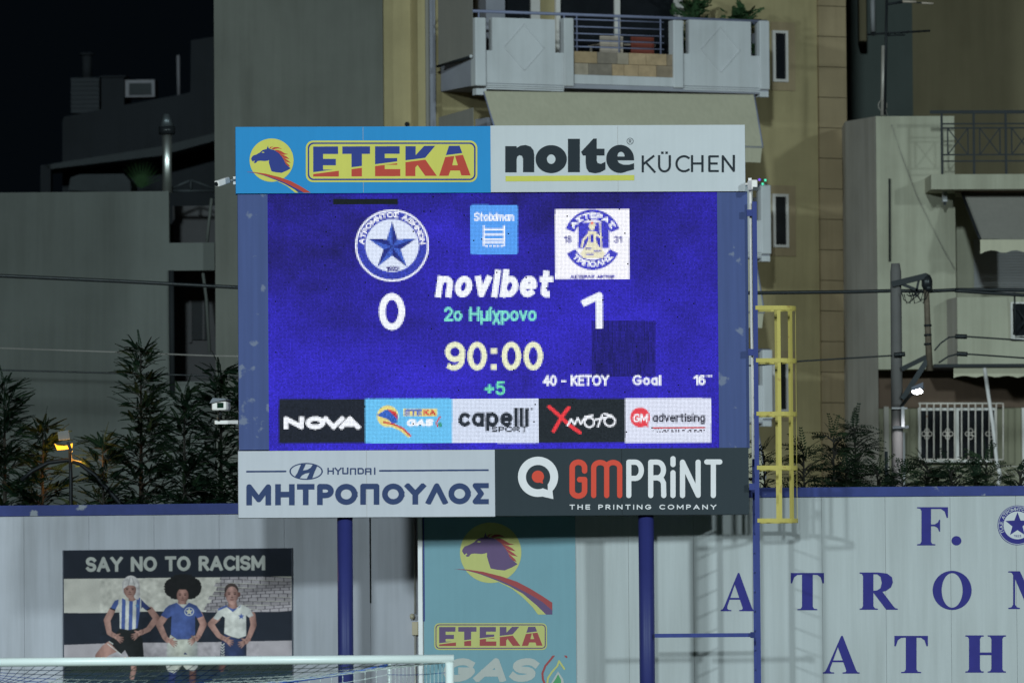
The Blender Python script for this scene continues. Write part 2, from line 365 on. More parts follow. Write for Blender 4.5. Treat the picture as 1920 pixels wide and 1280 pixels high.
wl, *_ = wall('boundary_wall', LW, -260, 800, 943.5, 20, M_grey, [-120, 45, 167, 289, 411, 533, 694], 'grey panelled stadium wall with peeling blue coping left behind the scoreboard')
wr, *_ = wall('boundary_wall', RW, 785, 2300, 914.5, 18, M_white, [1178, 1300, 1410, 1541, 1660, 1782, 1905, 2030, 2150], 'white ribbed stadium wall with blue coping and large blue serif letters')
M_dark = mat('dark_gap', (.012,.013,.015), .8, .1)
m = MB(); m.pbox(LW, (693, 960, 695.5, 1130), .001, .006, M_dark); m.build('panel_gap', wl)
M_trim = mat('white_trim', alb(196, 212, 220), .45, .06)
m = MB(); m.pbox(RW, (784.5, 960, 792.5, 1420), -.05, .035, M_trim); m.build('corner_trim', wr)
# serif letters
NAVY = alb(40, 42, 118)
SER = {
 'F':[[(.02,0),(1,0),(1,.28),(.96,.28),(.9,.12),(.78,.05),(.46,.05),(.46,.45),(.58,.45),(.68,.40),(.72,.33),(.75,.33),(.75,.64),(.72,.64),(.68,.55),(.58,.50),(.46,.50),(.46,.90),(.50,.96),(.60,.97),(.60,1),(.02,1),(.02,.97),(.12,.96),(.16,.90),(.16,.1),(.12,.04),(.02,.03)]],
 'T':[[(.0,0),(1,0),(1,.28),(.96,.28),(.90,.12),(.8,.055),(.66,.05),(.66,.90),(.70,.96),(.80,.97),(.80,1),(.20,1),(.20,.97),(.30,.96),(.34,.90),(.34,.05),(.2,.055),(.1,.12),(.04,.28),(0,.28)]],
 'A':[[(.50,0),(.54,0),(.90,.90),(.94,.96),(1,.97),(1,1),(.54,1),(.54,.97),(.62,.96),(.64,.92),(.56,.70),(.26,.70),(.20,.86),(.19,.93),(.23,.965),(.31,.97),(.31,1),(0,1),(0,.97),(.06,.95),(.11,.87)],[(.41,.30),(.28,.65),(.54,.65)]],
 'R':[[(0,0),(.5,0),(.72,.03),(.85,.13),(.87,.27),(.82,.40),(.70,.49),(.60,.52),(.88,.90),(.94,.96),(1,.97),(1,1),(.70,1),(.36,.54),(.36,.90),(.40,.96),(.48,.97),(.48,1),(0,1),(0,.97),(.06,.96),(.09,.90),(.09,.1),(.06,.04),(0,.03)],[(.36,.05),(.36,.49),(.46,.48),(.55,.42),(.58,.28),(.55,.12),(.46,.05)]],
 'O':[arc(.5,.5,.5,.5,0,355,48), arc(.5,.5,.27,.44,0,355,48)],
 'M':[[(0,0),(.26,0),(.52,.66),(.78,0),(1,0),(1,.03),(.95,.04),(.92,.1),(.92,.9),(.95,.96),(1,.97),(1,1),(.66,1),(.66,.97),(.71,.96),(.73,.9),(.73,.22),(.46,.98),(.44,.98),(.15,.2),(.15,.88),(.19,.95),(.26,.97),(.26,1),(0,1),(0,.97),(.07,.95),(.11,.88),(.11,.1),(.07,.04),(0,.03)]],
 'H':[[(0,0),(.45,0),(.45,.03),(.39,.04),(.36,.1),(.36,.46),(.64,.46),(.64,.1),(.61,.04),(.55,.03),(.55,0),(1,0),(1,.03),(.94,.04),(.91,.1),(.91,.9),(.94,.96),(1,.97),(1,1),(.55,1),(.55,.97),(.61,.96),(.64,.9),(.64,.53),(.36,.53),(.36,.9),(.39,.96),(.45,.97),(.45,1),(0,1),(0,.97),(.06,.96),(.09,.9),(.09,.1),(.06,.04),(0,.03)]]}
def cE(x, y): return (1060+x/2.233, 900+y/2.233)
M_navy = mat('navy_vinyl', NAVY, .7, .10, 3)
for ch, b in (('F',(1470,112,1602,272)),('A',(650,387,795,547)),('T',(944,387,1083,543)),('R',(1232,385,1392,541)),('O',(1538,378,1701,542)),('M',(1855,380,2040,538)),
              ('A',(1078,650,1232,808)),('T',(1378,650,1518,806)),('H',(1675,648,1845,804)),('.',(1617,233,1658,272))):
    (x0, y0), (x1, y1) = cE(b[0], b[1]), cE(b[2], b[3])
    if ch == '.': cv = canvas_for((x0, y0, x1, y1), 5); cv.ell(NAVY, (x0+x1)/2, (y0+y1)/2, (x1-x0)/2, (y1-y0)/2); nm = 'full_stop'
    else:
        cv = canvas_for((x0, y0, x1, y1), 4); nm = 'letter'
        cv.poly(NAVY, *[[(x0+(x1-x0)*a, y0+(y1-y0)*c) for a, c in rg] for rg in SER[ch]])
    emit(cv, RW, .006, nm, wr, {NAVY: M_navy})
# club crest on the wall
WH = alb(170, 188, 196)
def star(cx, cy, ro, ri, rot=-90):
    return [(cx+(ro if k % 2 == 0 else ri)*math.cos(R(rot+36*k)), cy+(ro if k % 2 == 0 else ri)*math.sin(R(rot+36*k))) for k in range(10)]
cx, cy = cE(1893, 188); rr = 37.2
cv = canvas_for((cx-rr-1, cy-rr-1, cx+rr+1, cy+rr+1), 6)
cv.ell(NAVY, cx, cy, rr, rr); cv.ell(WH, cx, cy, rr*.965, rr*.965); cv.ell(NAVY, cx, cy, rr*.94, rr*.94)
cv.ell(WH, cx, cy, rr*.70, rr*.70); cv.poly(NAVY, star(cx, cy-1, rr*.64, rr*.27))
def arcwarp(cx, cy, r, x0, x1, a0, a1, yb):
    def f(x, y):
        a = R(a0+(a1-a0)*(x-x0)/(x1-x0)); q = r+(yb-y); return cx+q*math.cos(a), cy+q*math.sin(a)
    return f
cv.text(WH, 'Π.Α.Ε. ΑΤΡΟΜΗΤΟΣ ΑΘΗΝΩΝ', (0, 0, 160, 6.2), .95, warp=arcwarp(cx, cy, rr*.735, 0, 160, -205, 25, 6.2))
cv.text(NAVY, '1923', (cx-7, cy+rr*.48, cx+7, cy+rr*.60), .8)
emit(cv, RW, .006, 'club_crest', wr, {NAVY: M_navy})

# ------------------------------------------------------------------ art shared by the two gas company boards
BL, YE, RD = alb(46, 62, 134), alb(182, 192, 96), alb(164, 70, 60)
HORSE = [(522,150),(508,185),(470,195),(452,208),(440,220),(400,243),(365,255),(350,275),(345,290),(355,308),(365,318),(378,306),(385,315),(372,322),(380,333),(398,330),(412,312),(440,308),(490,312),(515,308),(533,303),(532,330),(545,375),(560,420),(610,430),(665,435),(720,412),(762,388),(735,365),(712,345),(700,320),(685,290),(668,262),(645,235),(615,210),(585,195),(545,185),(530,178)]
EYE = [(455,222),(470,213),(488,220),(472,226)]
MANE = [[(535,180),(545,165),(578,158),(560,170),(545,184)],[(556,182),(590,165),(625,165),(672,186),(630,180),(605,184),(578,192)],
 [(590,194),(625,194),(660,207),(700,232),(740,240),(690,246),(645,234),(612,212)],[(640,232),(690,250),(722,268),(748,292),(700,282),(664,262)],
 [(668,265),(710,290),(735,308),(764,332),(715,320),(686,296)],[(690,300),(722,332),(742,350),(756,372),(726,360),(702,332)]]
SW_R = [(285,424),(380,427),(500,444),(640,479),(760,520),(860,573),(950,628),(1022,676),(1022,735),(950,672),(850,612),(740,556),(640,512),(500,464),(380,432)]
SW_B = [(300,426),(380,431),(500,463),(640,511),(740,555),(850,611),(950,671),(1022,734),(1022,765),(975,765),(900,692),(800,608),(700,552),(610,512),(480,463),(380,435)]
SW_Y = [(460,456),(610,511),(700,551),(800,607),(900,691),(976,765),(915,765),(870,705),(800,635),(720,572),(620,522),(540,492)]
LET = [[(592,205),(768,205),(768,258),(662,258),(662,292),(752,292),(752,338),(662,338),(662,368),(773,368),(773,417),(592,417)],
 [(797,205),(993,205),(993,258),(936,258),(936,417),(862,417),(862,258),(797,258)],
 [(1028,205),(1202,205),(1202,258),(1097,258),(1097,288),(1185,288),(1185,336),(1097,336),(1097,366),(1207,366),(1207,416),(1028,416)],
 [(1243,205),(1315,205),(1315,268),(1375,203),(1453,203),(1378,292),(1465,415),(1383,415),(1328,338),(1313,355),(1313,416),(1243,416)]]
LET_A = ([(1550,203),(1625,203),(1703,413),(1637,413),(1627,378),(1560,378),(1547,415),(1480,415)], [(1590,268),(1613,340),(1573,340)])
def map_pts(pts, f): return [f(x, y) for x, y in pts]
def horse_art(cv, cx, cy, r, f, bl, ye, rd):
    cv.ell(ye, cx, cy, r, r*.985); cv.poly(bl, map_pts(HORSE, f)); cv.poly(ye, map_pts(EYE, f))
    for q in MANE: cv.poly(rd, map_pts(q, f))
    cv.poly(ye, map_pts(SW_Y, f)); cv.poly(bl, map_pts(SW_B, f)); cv.poly(rd, map_pts(SW_R, f))
def plate_art(cv, f, s, bl, ye, rd):
    def rr(a, b, c, d, q, col): (x0, y0), (x1, y1) = f(a, b), f(c, d); cv.rect(col, x0, y0, x1, y1, q*s)
    rr(540,163,1750,460,52,ye); rr(553,176,1738,447,42,bl); rr(564,187,1727,436,34,ye)
    for L in LET+[LET_A]:
        m = cv.mpoly(*[map_pts(q, f) for q in (L if isinstance(L, tuple) else (L,))])
        (xa, ya), (xb, yb) = f(592, 394), f(1650, 262)
        d = cv.Y-(ya+(cv.X-xa)*(yb-ya)/(xb-xa)); h = 8*s
        cv.fill(m & (d < -h), bl); cv.fill(m & (d > h*.6), rd)

# ------------------------------------------------------------------ hanging gas banner on the wall
T7 = (780, 960, 4)
hb = thing('hanging_banner', RW.w(RW.loc(937, 1300)[0], 0, .02), 'tall faded teal gas company banner with horse emblem hung on white wall', 'banner')
m = MB(); m.pbox(RW, (795, 936, 1080, 1420), .008, .02, print_mat(alb(98, 142, 158), .5)); m.build('cloth', hb)
m = MB(); m.pbox(RW, (793, 936, 795.8, 1164), .008, .024, M_band); m.build('edge_strip', hb)
bl2, ye2, rd2 = alb(86, 76, 112), alb(158, 172, 112), alb(134, 70, 74)
cv = canvas_for((845, 970, 1045, 1155), 4, T7); horse_art(cv, 560, 302, 230, lambda x, y: (x, y), bl2, ye2, rd2); emit(cv, RW, .024, 'horse_emblem', hb)
cv = canvas_for((812, 1165, 1028, 1220), 5, T7); fx = lambda x, y: (137+(x-540)*845/1210, 830+(y-163)*200/297); plate_art(cv, fx, .69, bl2, ye2, rd2); emit(cv, RW, .024, 'name_plate', hb)
cv = canvas_for((828, 1228, 1068, 1345), 4, T7); gy = alb(150, 166, 168)
cv.text(gy, 'GAS', (205, 1092, 918, 1270), 52, gap=.34, shear=.22, cap='square')
cv.stroke(rd2, [[(1128,1083),(1066,1006),(1050,1050),(1012,1100),(970,1150),(948,1205),(952,1250),(975,1310),(1030,1360)]], 15, 'round')
cv.stroke(ye2, [[(1112,1172),(1073,1114),(1060,1150),(1020,1195),(990,1240),(985,1280),(1010,1330)]], 14, 'round')
cv.poly(gy, [(1065,1190),(1105,1250),(1108,1290),(1070,1330),(1025,1310),(1012,1280),(1035,1240)]); cv.poly(alb(70,140,100), [(1066,1212),(1088,1255),(1088,1290),(1066,1312),(1036,1296),(1028,1276),(1048,1246)])
emit(cv, RW, .024, 'lettering', hb)

# ------------------------------------------------------------------ poster with three printed children
TF = (110, 1020, 4.267)
pr = (120, 1030, 547, 1300)
cv = Canvas(*pr, 427*3, 270*3, TF)
def P(r, g, b): return np.array(alb(r, g, b, .92))
nav, cream = P(27, 34, 50), P(184, 190, 186)
X, Y = cv.X, cv.Y
cv.rgb[:] = nav
def pf(m, c): cv.rgb[m] = c
rng = np.random.default_rng(4)
pf((Y > 268-(X-42)*.002) & (Y < 538+4*np.sin(X/170)), cream)
pf((Y > 798-(X-42)*.012-8*np.exp(-((X-500)/400)**2)), P(156, 156, 168)); pf(Y > 900, P(40, 52, 54)); pf(Y > 1020, P(32, 52, 70))
# brick drawing
def bw(y): return 1300-(y-265)*.58
for k in range(10):
    y0 = 262+k*29
    yy = y0+6*np.sin(X/140+k)-(X-1500)*.012*(k-4)*.6
    inb = (X > 1300-(Y-265)*.50+18*np.sin(k*2.3)) & (X < 1862) & (Y > 264) & (Y < 545)
    cell = inb & (Y > yy) & (Y <= yy+29)
    ph = (k % 2)*36+8*math.sin(k*1.7)
    tone = .80+.16*np.sin(np.floor((X+ph)/72)*12.9+k*7.7)
    cv.rgb[cell] = (np.array(P(160, 160, 172))[None]*tone[cell][:, None])
    pf(cell & ((np.abs(Y-yy) < 3.6) | ((X+ph) % 72 < 6)), P(52, 52, 64))
g1 = rng.normal(0, 1, (30, 48)); 
pf(cv.mtext('SAY NO TO RACISM', (220, 94, 1655, 213), 26, gap=.36), P(160, 172, 172))
skin = P(160, 124, 116); skd = P(96, 66, 62)
def blob(m, c, dark, lx=-.4, ly=-.5):     # flat print with a soft printed tone across it
    ys, xs = np.where(m)
    if len(ys) == 0: return
    t = (X[m]-X[m].min())/max(1, np.ptp(X[m])); q = np.clip(np.abs(t-.45)*1.7, 0, 1)**1.6
    cv.rgb[m] = np.array(c)*(1-q[:, None])+np.array(dark)*q[:, None]
def limb(pts, ws, c, dark):
    ws = [q_*.86 for q_ in ws]; m = np.zeros_like(X, bool)
    for (a, wa), (b, wb) in zip(zip(pts, ws), list(zip(pts, ws))[1:]):
        for t in np.linspace(0, 1, 14):
            m |= (X-(a[0]+(b[0]-a[0])*t))**2+(Y-(a[1]+(b[1]-a[1])*t))**2 <= ((wa+(wb-wa)*t)/2)**2
    blob(m, c, dark); return m
def hand(x, y, s, dirx):                   # spread fingers on the hip
    limb([(x-dirx*20, y-20), (x+dirx*18, y+2)], [40, 46], skin, skd)
    for k, (dx, dy) in enumerate(((62, 2), (64, 20), (56, 36), (40, 46))): limb([(x+dirx*14, y+2+k*7-6), (x+dirx*dx, y+dy)], [15, 10], skin, skd)
    limb([(x-dirx*4, y-14), (x+dirx*36, y-26)], [16, 11], skin, skd)
def face(cx, cy, rx, ry, c, dk, tilt=0):
    m = cv.mell(cx, cy, rx, ry) | (cv.mell(cx, cy+ry*.35, rx*.78, ry*.78)); blob(m, c, dk)
    for sx in (-1, 1):
        pf(cv.mell(cx+sx*rx*.45, cy-ry*.08, rx*.2, ry*.07), P(62, 44, 44)); pf(cv.mell(cx+sx*rx*.45, cy-ry*.26, rx*.28, ry*.05), dk*.8)
    pf(cv.mpoly([(cx-2, cy-ry*.05), (cx+rx*.16, cy+ry*.28), (cx-rx*.16, cy+ry*.28)]), (c*.55+dk*.45))
    pf(cv.mell(cx, cy+ry*.32, rx*.22, ry*.05), dk); pf(cv.mell(cx, cy+ry*.57, rx*.34, ry*.075), P(132, 88, 84)); pf(cv.mell(cx, cy+ry*.56, rx*.34, ry*.02), P(80, 40, 44))
W_, Bl = P(186, 196, 198), P(58, 84, 158); Wd, Bd = P(140, 150, 158), P(36, 52, 110); blk = P(26, 30, 34); jn = P(40, 56, 104)
# child 1: pale hair, striped shirt, black shorts
limb([(590,440),(585,400)], [70,60], skin, skd)
limb([(430,520),(388,600),(405,700),(450,730)], [60,62,48,40], skin, skd); limb([(735,520),(785,590),(720,675),(650,710)], [58,62,48,40], skin, skd)
m = cv.mpoly([(512,425),(545,445),(600,450),(650,420),(690,465),(735,505),(700,525),(672,500),(655,520),(630,668),(560,680),(490,668),(488,520),(480,470),(455,520),(415,505),(450,445)])
blob(m, W_, Wd); pf(m & (((X-505+(Y-550)*.03) % 58) < 30), Bl); pf(m & (X < 478), Bl); pf(m & (X > 662), Bd)
pf(cv.mpoly([(412,500),(456,516),(452,526),(410,510)]), blk); pf(cv.mpoly([(738,502),(702,520),(706,530),(742,512)]), blk)
pf(cv.mpoly(star(630, 488, 20, 9)), P(60,120,190))
limb([(470,790),(380,840),(330,890)], [130,110,90], skin, skd); limb([(600,870),(600,1000),(585,1060)], [60,50,44], skin, skd)
m = cv.mpoly([(485,668),(560,684),(635,665),(672,760),(682,900),(560,900),(530,840),(498,876),(400,770),(440,740)]); blob(m, blk, blk*.7)
pf(cv.mstroke([[(392,790),(498,874)]], 6), W_); pf(cv.mstroke([[(405,772),(432,790)]], 7), W_)
hand(455, 738, 1, 1); hand(645, 715, 1, -1)
hr = P(204, 204, 210); hd = P(140, 140, 150)
blob(cv.mell(580, 326, 70, 80) | cv.mpoly([(511,330),(650,330),(654,395),(640,440),(612,430),(600,400)]) | cv.mpoly([(511,330),(540,330),(532,400),(516,385)]), hr, hd)
face(572, 362, 50, 58, skin, skd); pf(cv.mpoly([(520,350),(522,300),(560,275),(610,275),(640,320),(640,345),(600,325),(560,322)]), hr); pf(cv.mstroke([[(575,258),(560,320)],[(590,262),(610,325)]], 4), hd)
# child 2: large dark curly hair, blue shirt, white shorts
limb([(862,560),(805,640),(850,740),(880,775)], [64,62,50,42], skin, skd); limb([(1125,560),(1160,640),(1125,720),(1100,760)], [64,62,50,42], skin, skd)
limb([(990,500),(990,440)], [86,70], skin, skd)
m = cv.mpoly([(945,465),(990,505),(1045,465),(1105,490),(1135,530),(1158,575),(1110,592),(1092,570),(1092,720),(1040,758),(950,758),(898,720),(905,570),(868,592),(820,566),(855,510),(885,485)]); blob(m, Bl, Bd)
pf(cv.mpoly([(950,468),(1000,510),(1042,468),(1020,480),(975,480)]), W_)
pf(cv.mell(1046, 538, 38, 34), W_); pf(cv.mell(1046, 538, 33, 29), Bl); pf(cv.mpoly(star(1046, 538, 30, 13)), P(190,196,170))
limb([(925,960),(915,1020),(890,1150)], [80,70,60], Bd, nav); limb([(1075,960),(1070,1080),(1060,1160)], [70,64,50], skd, nav)
m = cv.mpoly([(895,722),(950,760),(1040,760),(1090,728),(1110,800),(1112,980),(1080,1015),(1020,1000),(990,965),(960,1000),(920,1030),(870,1010),(858,970),(868,800)]); blob(m, P(178,188,180), Wd)
pf(cv.mpoly([(1000,880),(1008,862),(1032,880)]), Bd)
hand(885, 775, 1, 1); hand(1100, 760, 1, -1)
hairm = cv.mell(997, 342, 134, 100)
for k in range(60):
    a = k*6.0; hairm |= cv.mell(997+134*math.cos(R(a)), 346+94*math.sin(R(a)), 15+5*math.sin(k*3.1), 14+5*math.cos(k*2.3))
pf(hairm & (Y < 440), P(26, 26, 30))
face(994, 410, 47, 60, P(164,124,116), skd); pf(cv.mpoly([(938,378),(945,345),(1045,345),(1052,382),(1020,362),(965,360)]), P(24,24,28))
# child 3: cropped hair, white shirt with blue collar, blue shorts
limb([(1270,590),(1218,640),(1280,730),(1335,765)], [60,58,46,40], skin, skd); limb([(1550,570),(1560,650),(1530,730),(1500,785)], [60,56,46,40], skin, skd)
limb([(1395,500),(1390,450)], [84,70], skin, skd)
m = cv.mpoly([(1330,490),(1390,540),(1460,485),(1520,510),(1545,545),(1560,575),(1525,590),(1500,570),(1500,735),(1440,756),(1380,740),(1325,715),(1332,590),(1312,575),(1275,610),(1238,592),(1280,530)]); blob(m, P(192,202,202), Wd)
pf(cv.mpoly([(1335,495),(1395,545),(1462,488),(1450,510),(1395,520),(1350,500)]), Bl); pf(cv.mstroke([[(1285,522),(1340,498)]], 16), Bl); pf(cv.mpoly(star(1462, 580, 27, 12)), Bl)
m = cv.mpoly([(1325,716),(1385,745),(1440,760),(1495,740),(1502,800),(1502,900),(1290,900),(1300,800)]); blob(m, jn, nav)
for k in range(5): pf(cv.mstroke([[(1300,800+k*22),(1310,812+k*22),(1324,796+k*22)]], 7), W_)
limb([(1330,920),(1300,1000)], [60,50], skd, nav)
hand(1335, 770, 1, 1); hand(1500, 785, 1, -1)
blob(cv.mell(1385, 372, 56, 58), P(74, 62, 62), P(50,42,44)); pf(cv.mell(1445, 405, 12, 20), skd); pf(cv.mell(1336, 405, 9, 18), skd)
face(1389, 408, 51, 68, P(178,140,134), skd)
# printed photograph: soft focus, uneven studio tone, folds
def soft(a, r):
    for ax in (0, 1):
        p = np.cumsum(np.concatenate([np.repeat(np.take(a, [0], ax), r+1, ax), a, np.repeat(np.take(a, [-1], ax), r, ax)], ax), ax)
        n_ = a.shape[ax]; a = (np.take(p, range(2*r+1, 2*r+1+n_), ax)-np.take(p, range(0, n_), ax))/(2*r+1)
    return a
fold = soft(soft(rng.normal(0, 1, X.shape), 7), 7); fold /= fold.std(); fold2 = soft(soft(rng.normal(0, 1, X.shape), 22), 18); fold2 /= fold2.std()
figs = (Y > 270) & (X > 330) & (X < 1600)
shade = 1+np.where(figs, .08*fold+.09*fold2, .04*fold2)
cv.rgb = cv.rgb*shade[..., None]; cv.rgb = soft(cv.rgb, 2); lum = cv.rgb.mean(axis=2, keepdims=True); cv.rgb = lum+(cv.rgb-lum)*.82
# faded print: soft grain, then down-sample
rgb = cv.rgb.reshape(270, 3, 427, 3, 3).mean(axis=(1, 3)); rgb *= 1+rng.normal(0, .025, (270, 427, 1))
rgb = np.clip(rgb*.80+.004, .006, .9)
ps = thing('wall_poster', LW.w(LW.loc(333, 1150)[0], 0, .02), 'wide anti-racism poster of three children in football kits on the grey wall', 'poster')
u0, z0, u1, z1 = LW.rect(pr, .02)
m = MB(); m.box(LW, u0-.02, z0-.02, u1+.02, z1+.01, .004, .018, mat('poster_edge', alb(60, 68, 82), .5, .1)); m.build('backing_board', ps)
grid_mesh('printed_picture', LW, .021, rgb, (u0, z0, u1, z1), attr_mat('poster_print', 0, .75), ps)

# conduit and junction box at the wall corner
M_galv = mat('galvanised', alb(150, 160, 158), .45, .15, 6, metal=.3)
cb = thing('electrical_box', LW.w(LW.loc(779, 1178)[0], 0, .06), 'small beige electrical box with grey conduit and round lamp beside the corner trim', 'electrical box')
m = MB(); m.pbox(LW, (772.5, 1165, 784, 1190), .002, .09, mat('beige_plastic', alb(168,170,150), .5, .06)); m.build('box', cb, bevel=.01)
m = MB(); a, b = LW.hit(777.5, 962, .04), LW.hit(778.5, 1150, .04); m.tube([a, b], .018, M_galv); m.tube([LW.hit(778.7, 1190, .04), LW.hit(779, 1400, .04)], .018, M_galv); m.build('conduit', cb)
m = MB(); p = LW.hit(773, 1155, .07); m.ball(p, .045, .05, .05, mat('bulkhead_glass', alb(150,156,140), .3, .1)); m.build('bulkhead_lamp', cb)

# ================================================================== SCOREBOARD
sb = thing('scoreboard', BP.w(BP.loc(925, 1300)[0], 0, -.2), 'large football scoreboard with lit blue LED screen on two blue posts', 'scoreboard')
M_frame = mat('blue_painted_steel', alb(60, 78, 128), .65, .10, 1.2, .7, stain=(alb(96,112,140), .62, 3.0))
M_post = mat('dark_blue_paint', alb(38, 46, 104), .42, .12, 2, .5)
m = MB(); m.pbox(BP, (447, 361, 503, 843), -.30, 0, M_frame); m.build('side_frame', sb)
m = MB(); m.pbox(BP, (1346.5, 359, 1403.5, 840), -.30, 0, M_frame); m.build('side_frame', sb)
m = MB(); m.pbox(BP, (447, 240, 1400, 966), -.42, -.302, M_frame); m.build('rear_cabinet', sb)
for x0, x1 in ((633, 662), (1198, 1227)):
    u = BP.loc((x0+x1)/2, 1120, -.18)[0]; zt = BP.loc((x0+x1)/2, 964)[1]
    m = MB(); m.tube([BP.w(u, 0, -.18), BP.w(u, zt+.4, -.18)], (x1-x0)/2/121.5, M_post, 20); m.build('post', sb)
M_edge = mat('sign_edge', alb(150, 160, 165), .5, .05)
def sign(rect, rgb, name='sign_panel'):
    m = MB(); m.pbox(BP, rect, -.30, .05, print_mat(rgb)); o = m.build(name, sb)
    xm = (rect[0]+rect[2])/2
    m = MB(); m.pbox(BP, (xm-.35, rect[1]+1, xm+.35, rect[3]-1), .0505, .0525, M_edge if max(rgb) > .2 else M_dark); m.build('panel_joint', o)
    return o
# gas company panel
TA = (430, 220, 3.764)
s1 = sign((442, 237.5, 920, 362), alb(40, 132, 196))
cv = canvas_for((455, 255, 600, 361.5), 5, TA); horse_art(cv, 298, 303, 155, lambda x, y: (298+(x-560)*.674, 303+(y-302)*.674), BL, YE, RD); cv.idx[cv.Y > 532] = 0
emit(cv, BP, .056, 'horse_emblem', s1)
cv = canvas_for((570, 260, 900, 345), 5, TA); plate_art(cv, lambda x, y: (x, y-(x-1150)*.0035), 1, BL, YE, RD); emit(cv, BP, .056, 'name_plate', s1)
# kitchen company panel
TB = (900, 220, 3.692); BK, LW_ = alb(36, 46, 54), alb(172, 190, 200)
s2 = sign((920, 235, 1397, 359.5), LW_)
cv = canvas_for((940, 252, 1390, 345), 5, TB)
cv.poly(BK, [(175,200),(253,200),(253,213),(280,197),(315,192),(350,203),(370,228),(375,262),(375,380),(298,380),(298,285),(291,268),(274,262),(259,270),(253,290),(253,382),(175,382)])
cv.poly(BK, arc(493,290,108,97,0,352,50), arc(493,290,30,33,0,352,30))
cv.rect(BK, 609, 149, 691, 380)
cv.poly(BK, [(700,240),(785,148),(808,148),(808,218),(862,218),(862,265),(808,265),(808,302),(815,318),(838,322),(868,308),(868,362),(832,382),(795,388),(755,380),(737,352),(732,315),(732,265),(712,265)])
cv.poly(BK, [(1066,298)]+arc(970,288,96,97,0,-180,26)+arc(970,288,96,98,180,62,18)+[(1066,362),(1066,318),(1030,329),(990,328),(962,316),(950,298)], [(950,272)]+arc(976,272,26,33,180,360,12)+[(1002,272)])
YL = alb(180, 192, 90)
cv.poly(YL, [(177,407),(1068,400),(1068,437),(177,444)])
cv.poly(BK, arc(1039,166,23,23,0,352,30), arc(1039,166,20,20,0,352,30)); cv.text(BK, 'R', (1031,154,1048,178), 3)
K = 15
cv.stroke(BK, [[(1127,272),(1127,374)],[(1200,270),(1130,325)],[(1148,312),(1208,377)],[(1240,270),(1240,335)]+arc(1277,335,37,40,180,0,12)+[(1314,270)],
  arc(1412,322,52,52,-52,-308,18),[(1468,270),(1468,372)],[(1540,270),(1540,372)],[(1468,320),(1540,320)],[(1646,271),(1588,271),(1588,372),(1646,372)],[(1588,320),(1638,320)],[(1681,374),(1681,270),(1757,372),(1757,268)]], K)
cv.rect(BK, 1254,238,1271,254); cv.rect(BK, 1283,238,1300,254)
emit(cv, BP, .056, 'lettering', s2)
# car dealer panel
TC = (430, 730, 3.84); NV = alb(48, 66, 106); PALE = alb(170, 186, 200)
s3 = sign((447, 844, 928, 969), PALE)
cv = canvas_for((455, 862, 922, 948), 5, TC)
cv.stroke(NV, [[(128,590),(403,588)],[(1085,584),(1861,579)]], 12)
cv.poly(NV, arc(553,588,120,61,0,352,50), arc(553,588,111,53,0,352,50))
cv.poly(NV, [(516,538),(550,536),(530,582),(562,576),(586,562),(602,538),(634,548),(614,590),(596,640),(558,640),(578,598),(545,604),(522,618),(506,638),(472,626),(490,600)])
cv.stroke(NV, [[(711,567),(711,606)],[(748,567),(748,606)],[(711,586),(748,586)],[(762,565),(783,588),(804,565)],[(783,588),(783,608)],[(818,565),(818,604),(852,604),(852,565)],
  [(873,608),(873,569),(908,569),(908,608)],[(928,568),(955,568),(964,576),(964,598),(955,604),(928,604),(928,568)],[(982,608),(982,569),(1018,569),(1018,608)],[(982,590),(1018,590)],[(1047,565),(1047,608)]], 9.5)
M3 = 40
for ch, a, b in (('Μ',123,300),('Η',330,470),('Τ',487,613),('Ρ',632,752),('Ο',762,922),('Π',943,1080),('Ο',1100,1260),('Υ',1266,1412),('Λ',1417,1570),('Ο',1578,1738),('Σ',1752,1868)):
    dy = -(a-995)*.0055
    cv.text(NV, ch, (a, 676+dy, b, 828+dy), M3 if ch not in 'Σ' else 37)
emit(cv, BP, .056, 'lettering', s3)
# printing company panel
TD = (900, 730, 3.692); CH, OR, PW = alb(44, 56, 64), alb(190, 76, 62), alb(200, 214, 224)
s4 = sign((928, 840, 1404, 965), CH)
cv = canvas_for((965, 850, 1360, 958), 5, TD)
cv.ell(PW, 402, 603, 139, 139); cv.poly(PW, [(425,738),(508,757),(500,685),(460,690)]); cv.ell(CH, 402, 605, 84, 84); cv.poly(CH, [(430,680),(470,695),(468,650),(450,650)]); cv.ell(OR, 401, 602, 42, 42); cv.poly(OR, [(408,640),(436,650),(432,618)])
cv.idx[cv.idx == cv.pal.index(CH)] = 0
Wd4 = 38
cv.stroke(OR, [[(724,562),(724,540)]+arc(681,540,43,38,0,-180,12)+[(638,700)]+arc(681,700,43,36,180,0,12)+[(724,622),(690,622)]], Wd4, 'round')
cv.stroke(OR, [[(787,732),(787,540)]+arc(832,540,45,36,180,360,12)+[(877,732)],[(877,540)]+arc(922,540,45,36,180,360,12)+[(967,732)]], Wd4-2, 'round')
cv.stroke(PW, [[(1030,732),(1030,502),(1075,502)]+arc(1075,558,42,56,-90,90,12)+[(1030,614)],[(1182,732),(1182,502),(1228,502)]+arc(1228,556,42,54,-90,90,12)+[(1190,611)],[(1235,611),(1258,622),(1270,645),(1272,732)],
  [(1336,575),(1336,732)],[(1336,478),(1336,518)],[(1402,732),(1402,502),(1510,730),(1510,502)],[(1570,500),(1660,500)],[(1615,500),(1615,732)]], Wd4-2, 'round')
cv.text(PW, 'THE PRINTING COMPANY', (620,795,1636,829), 7, gap=.62)
emit(cv, BP, .056, 'lettering', s4)

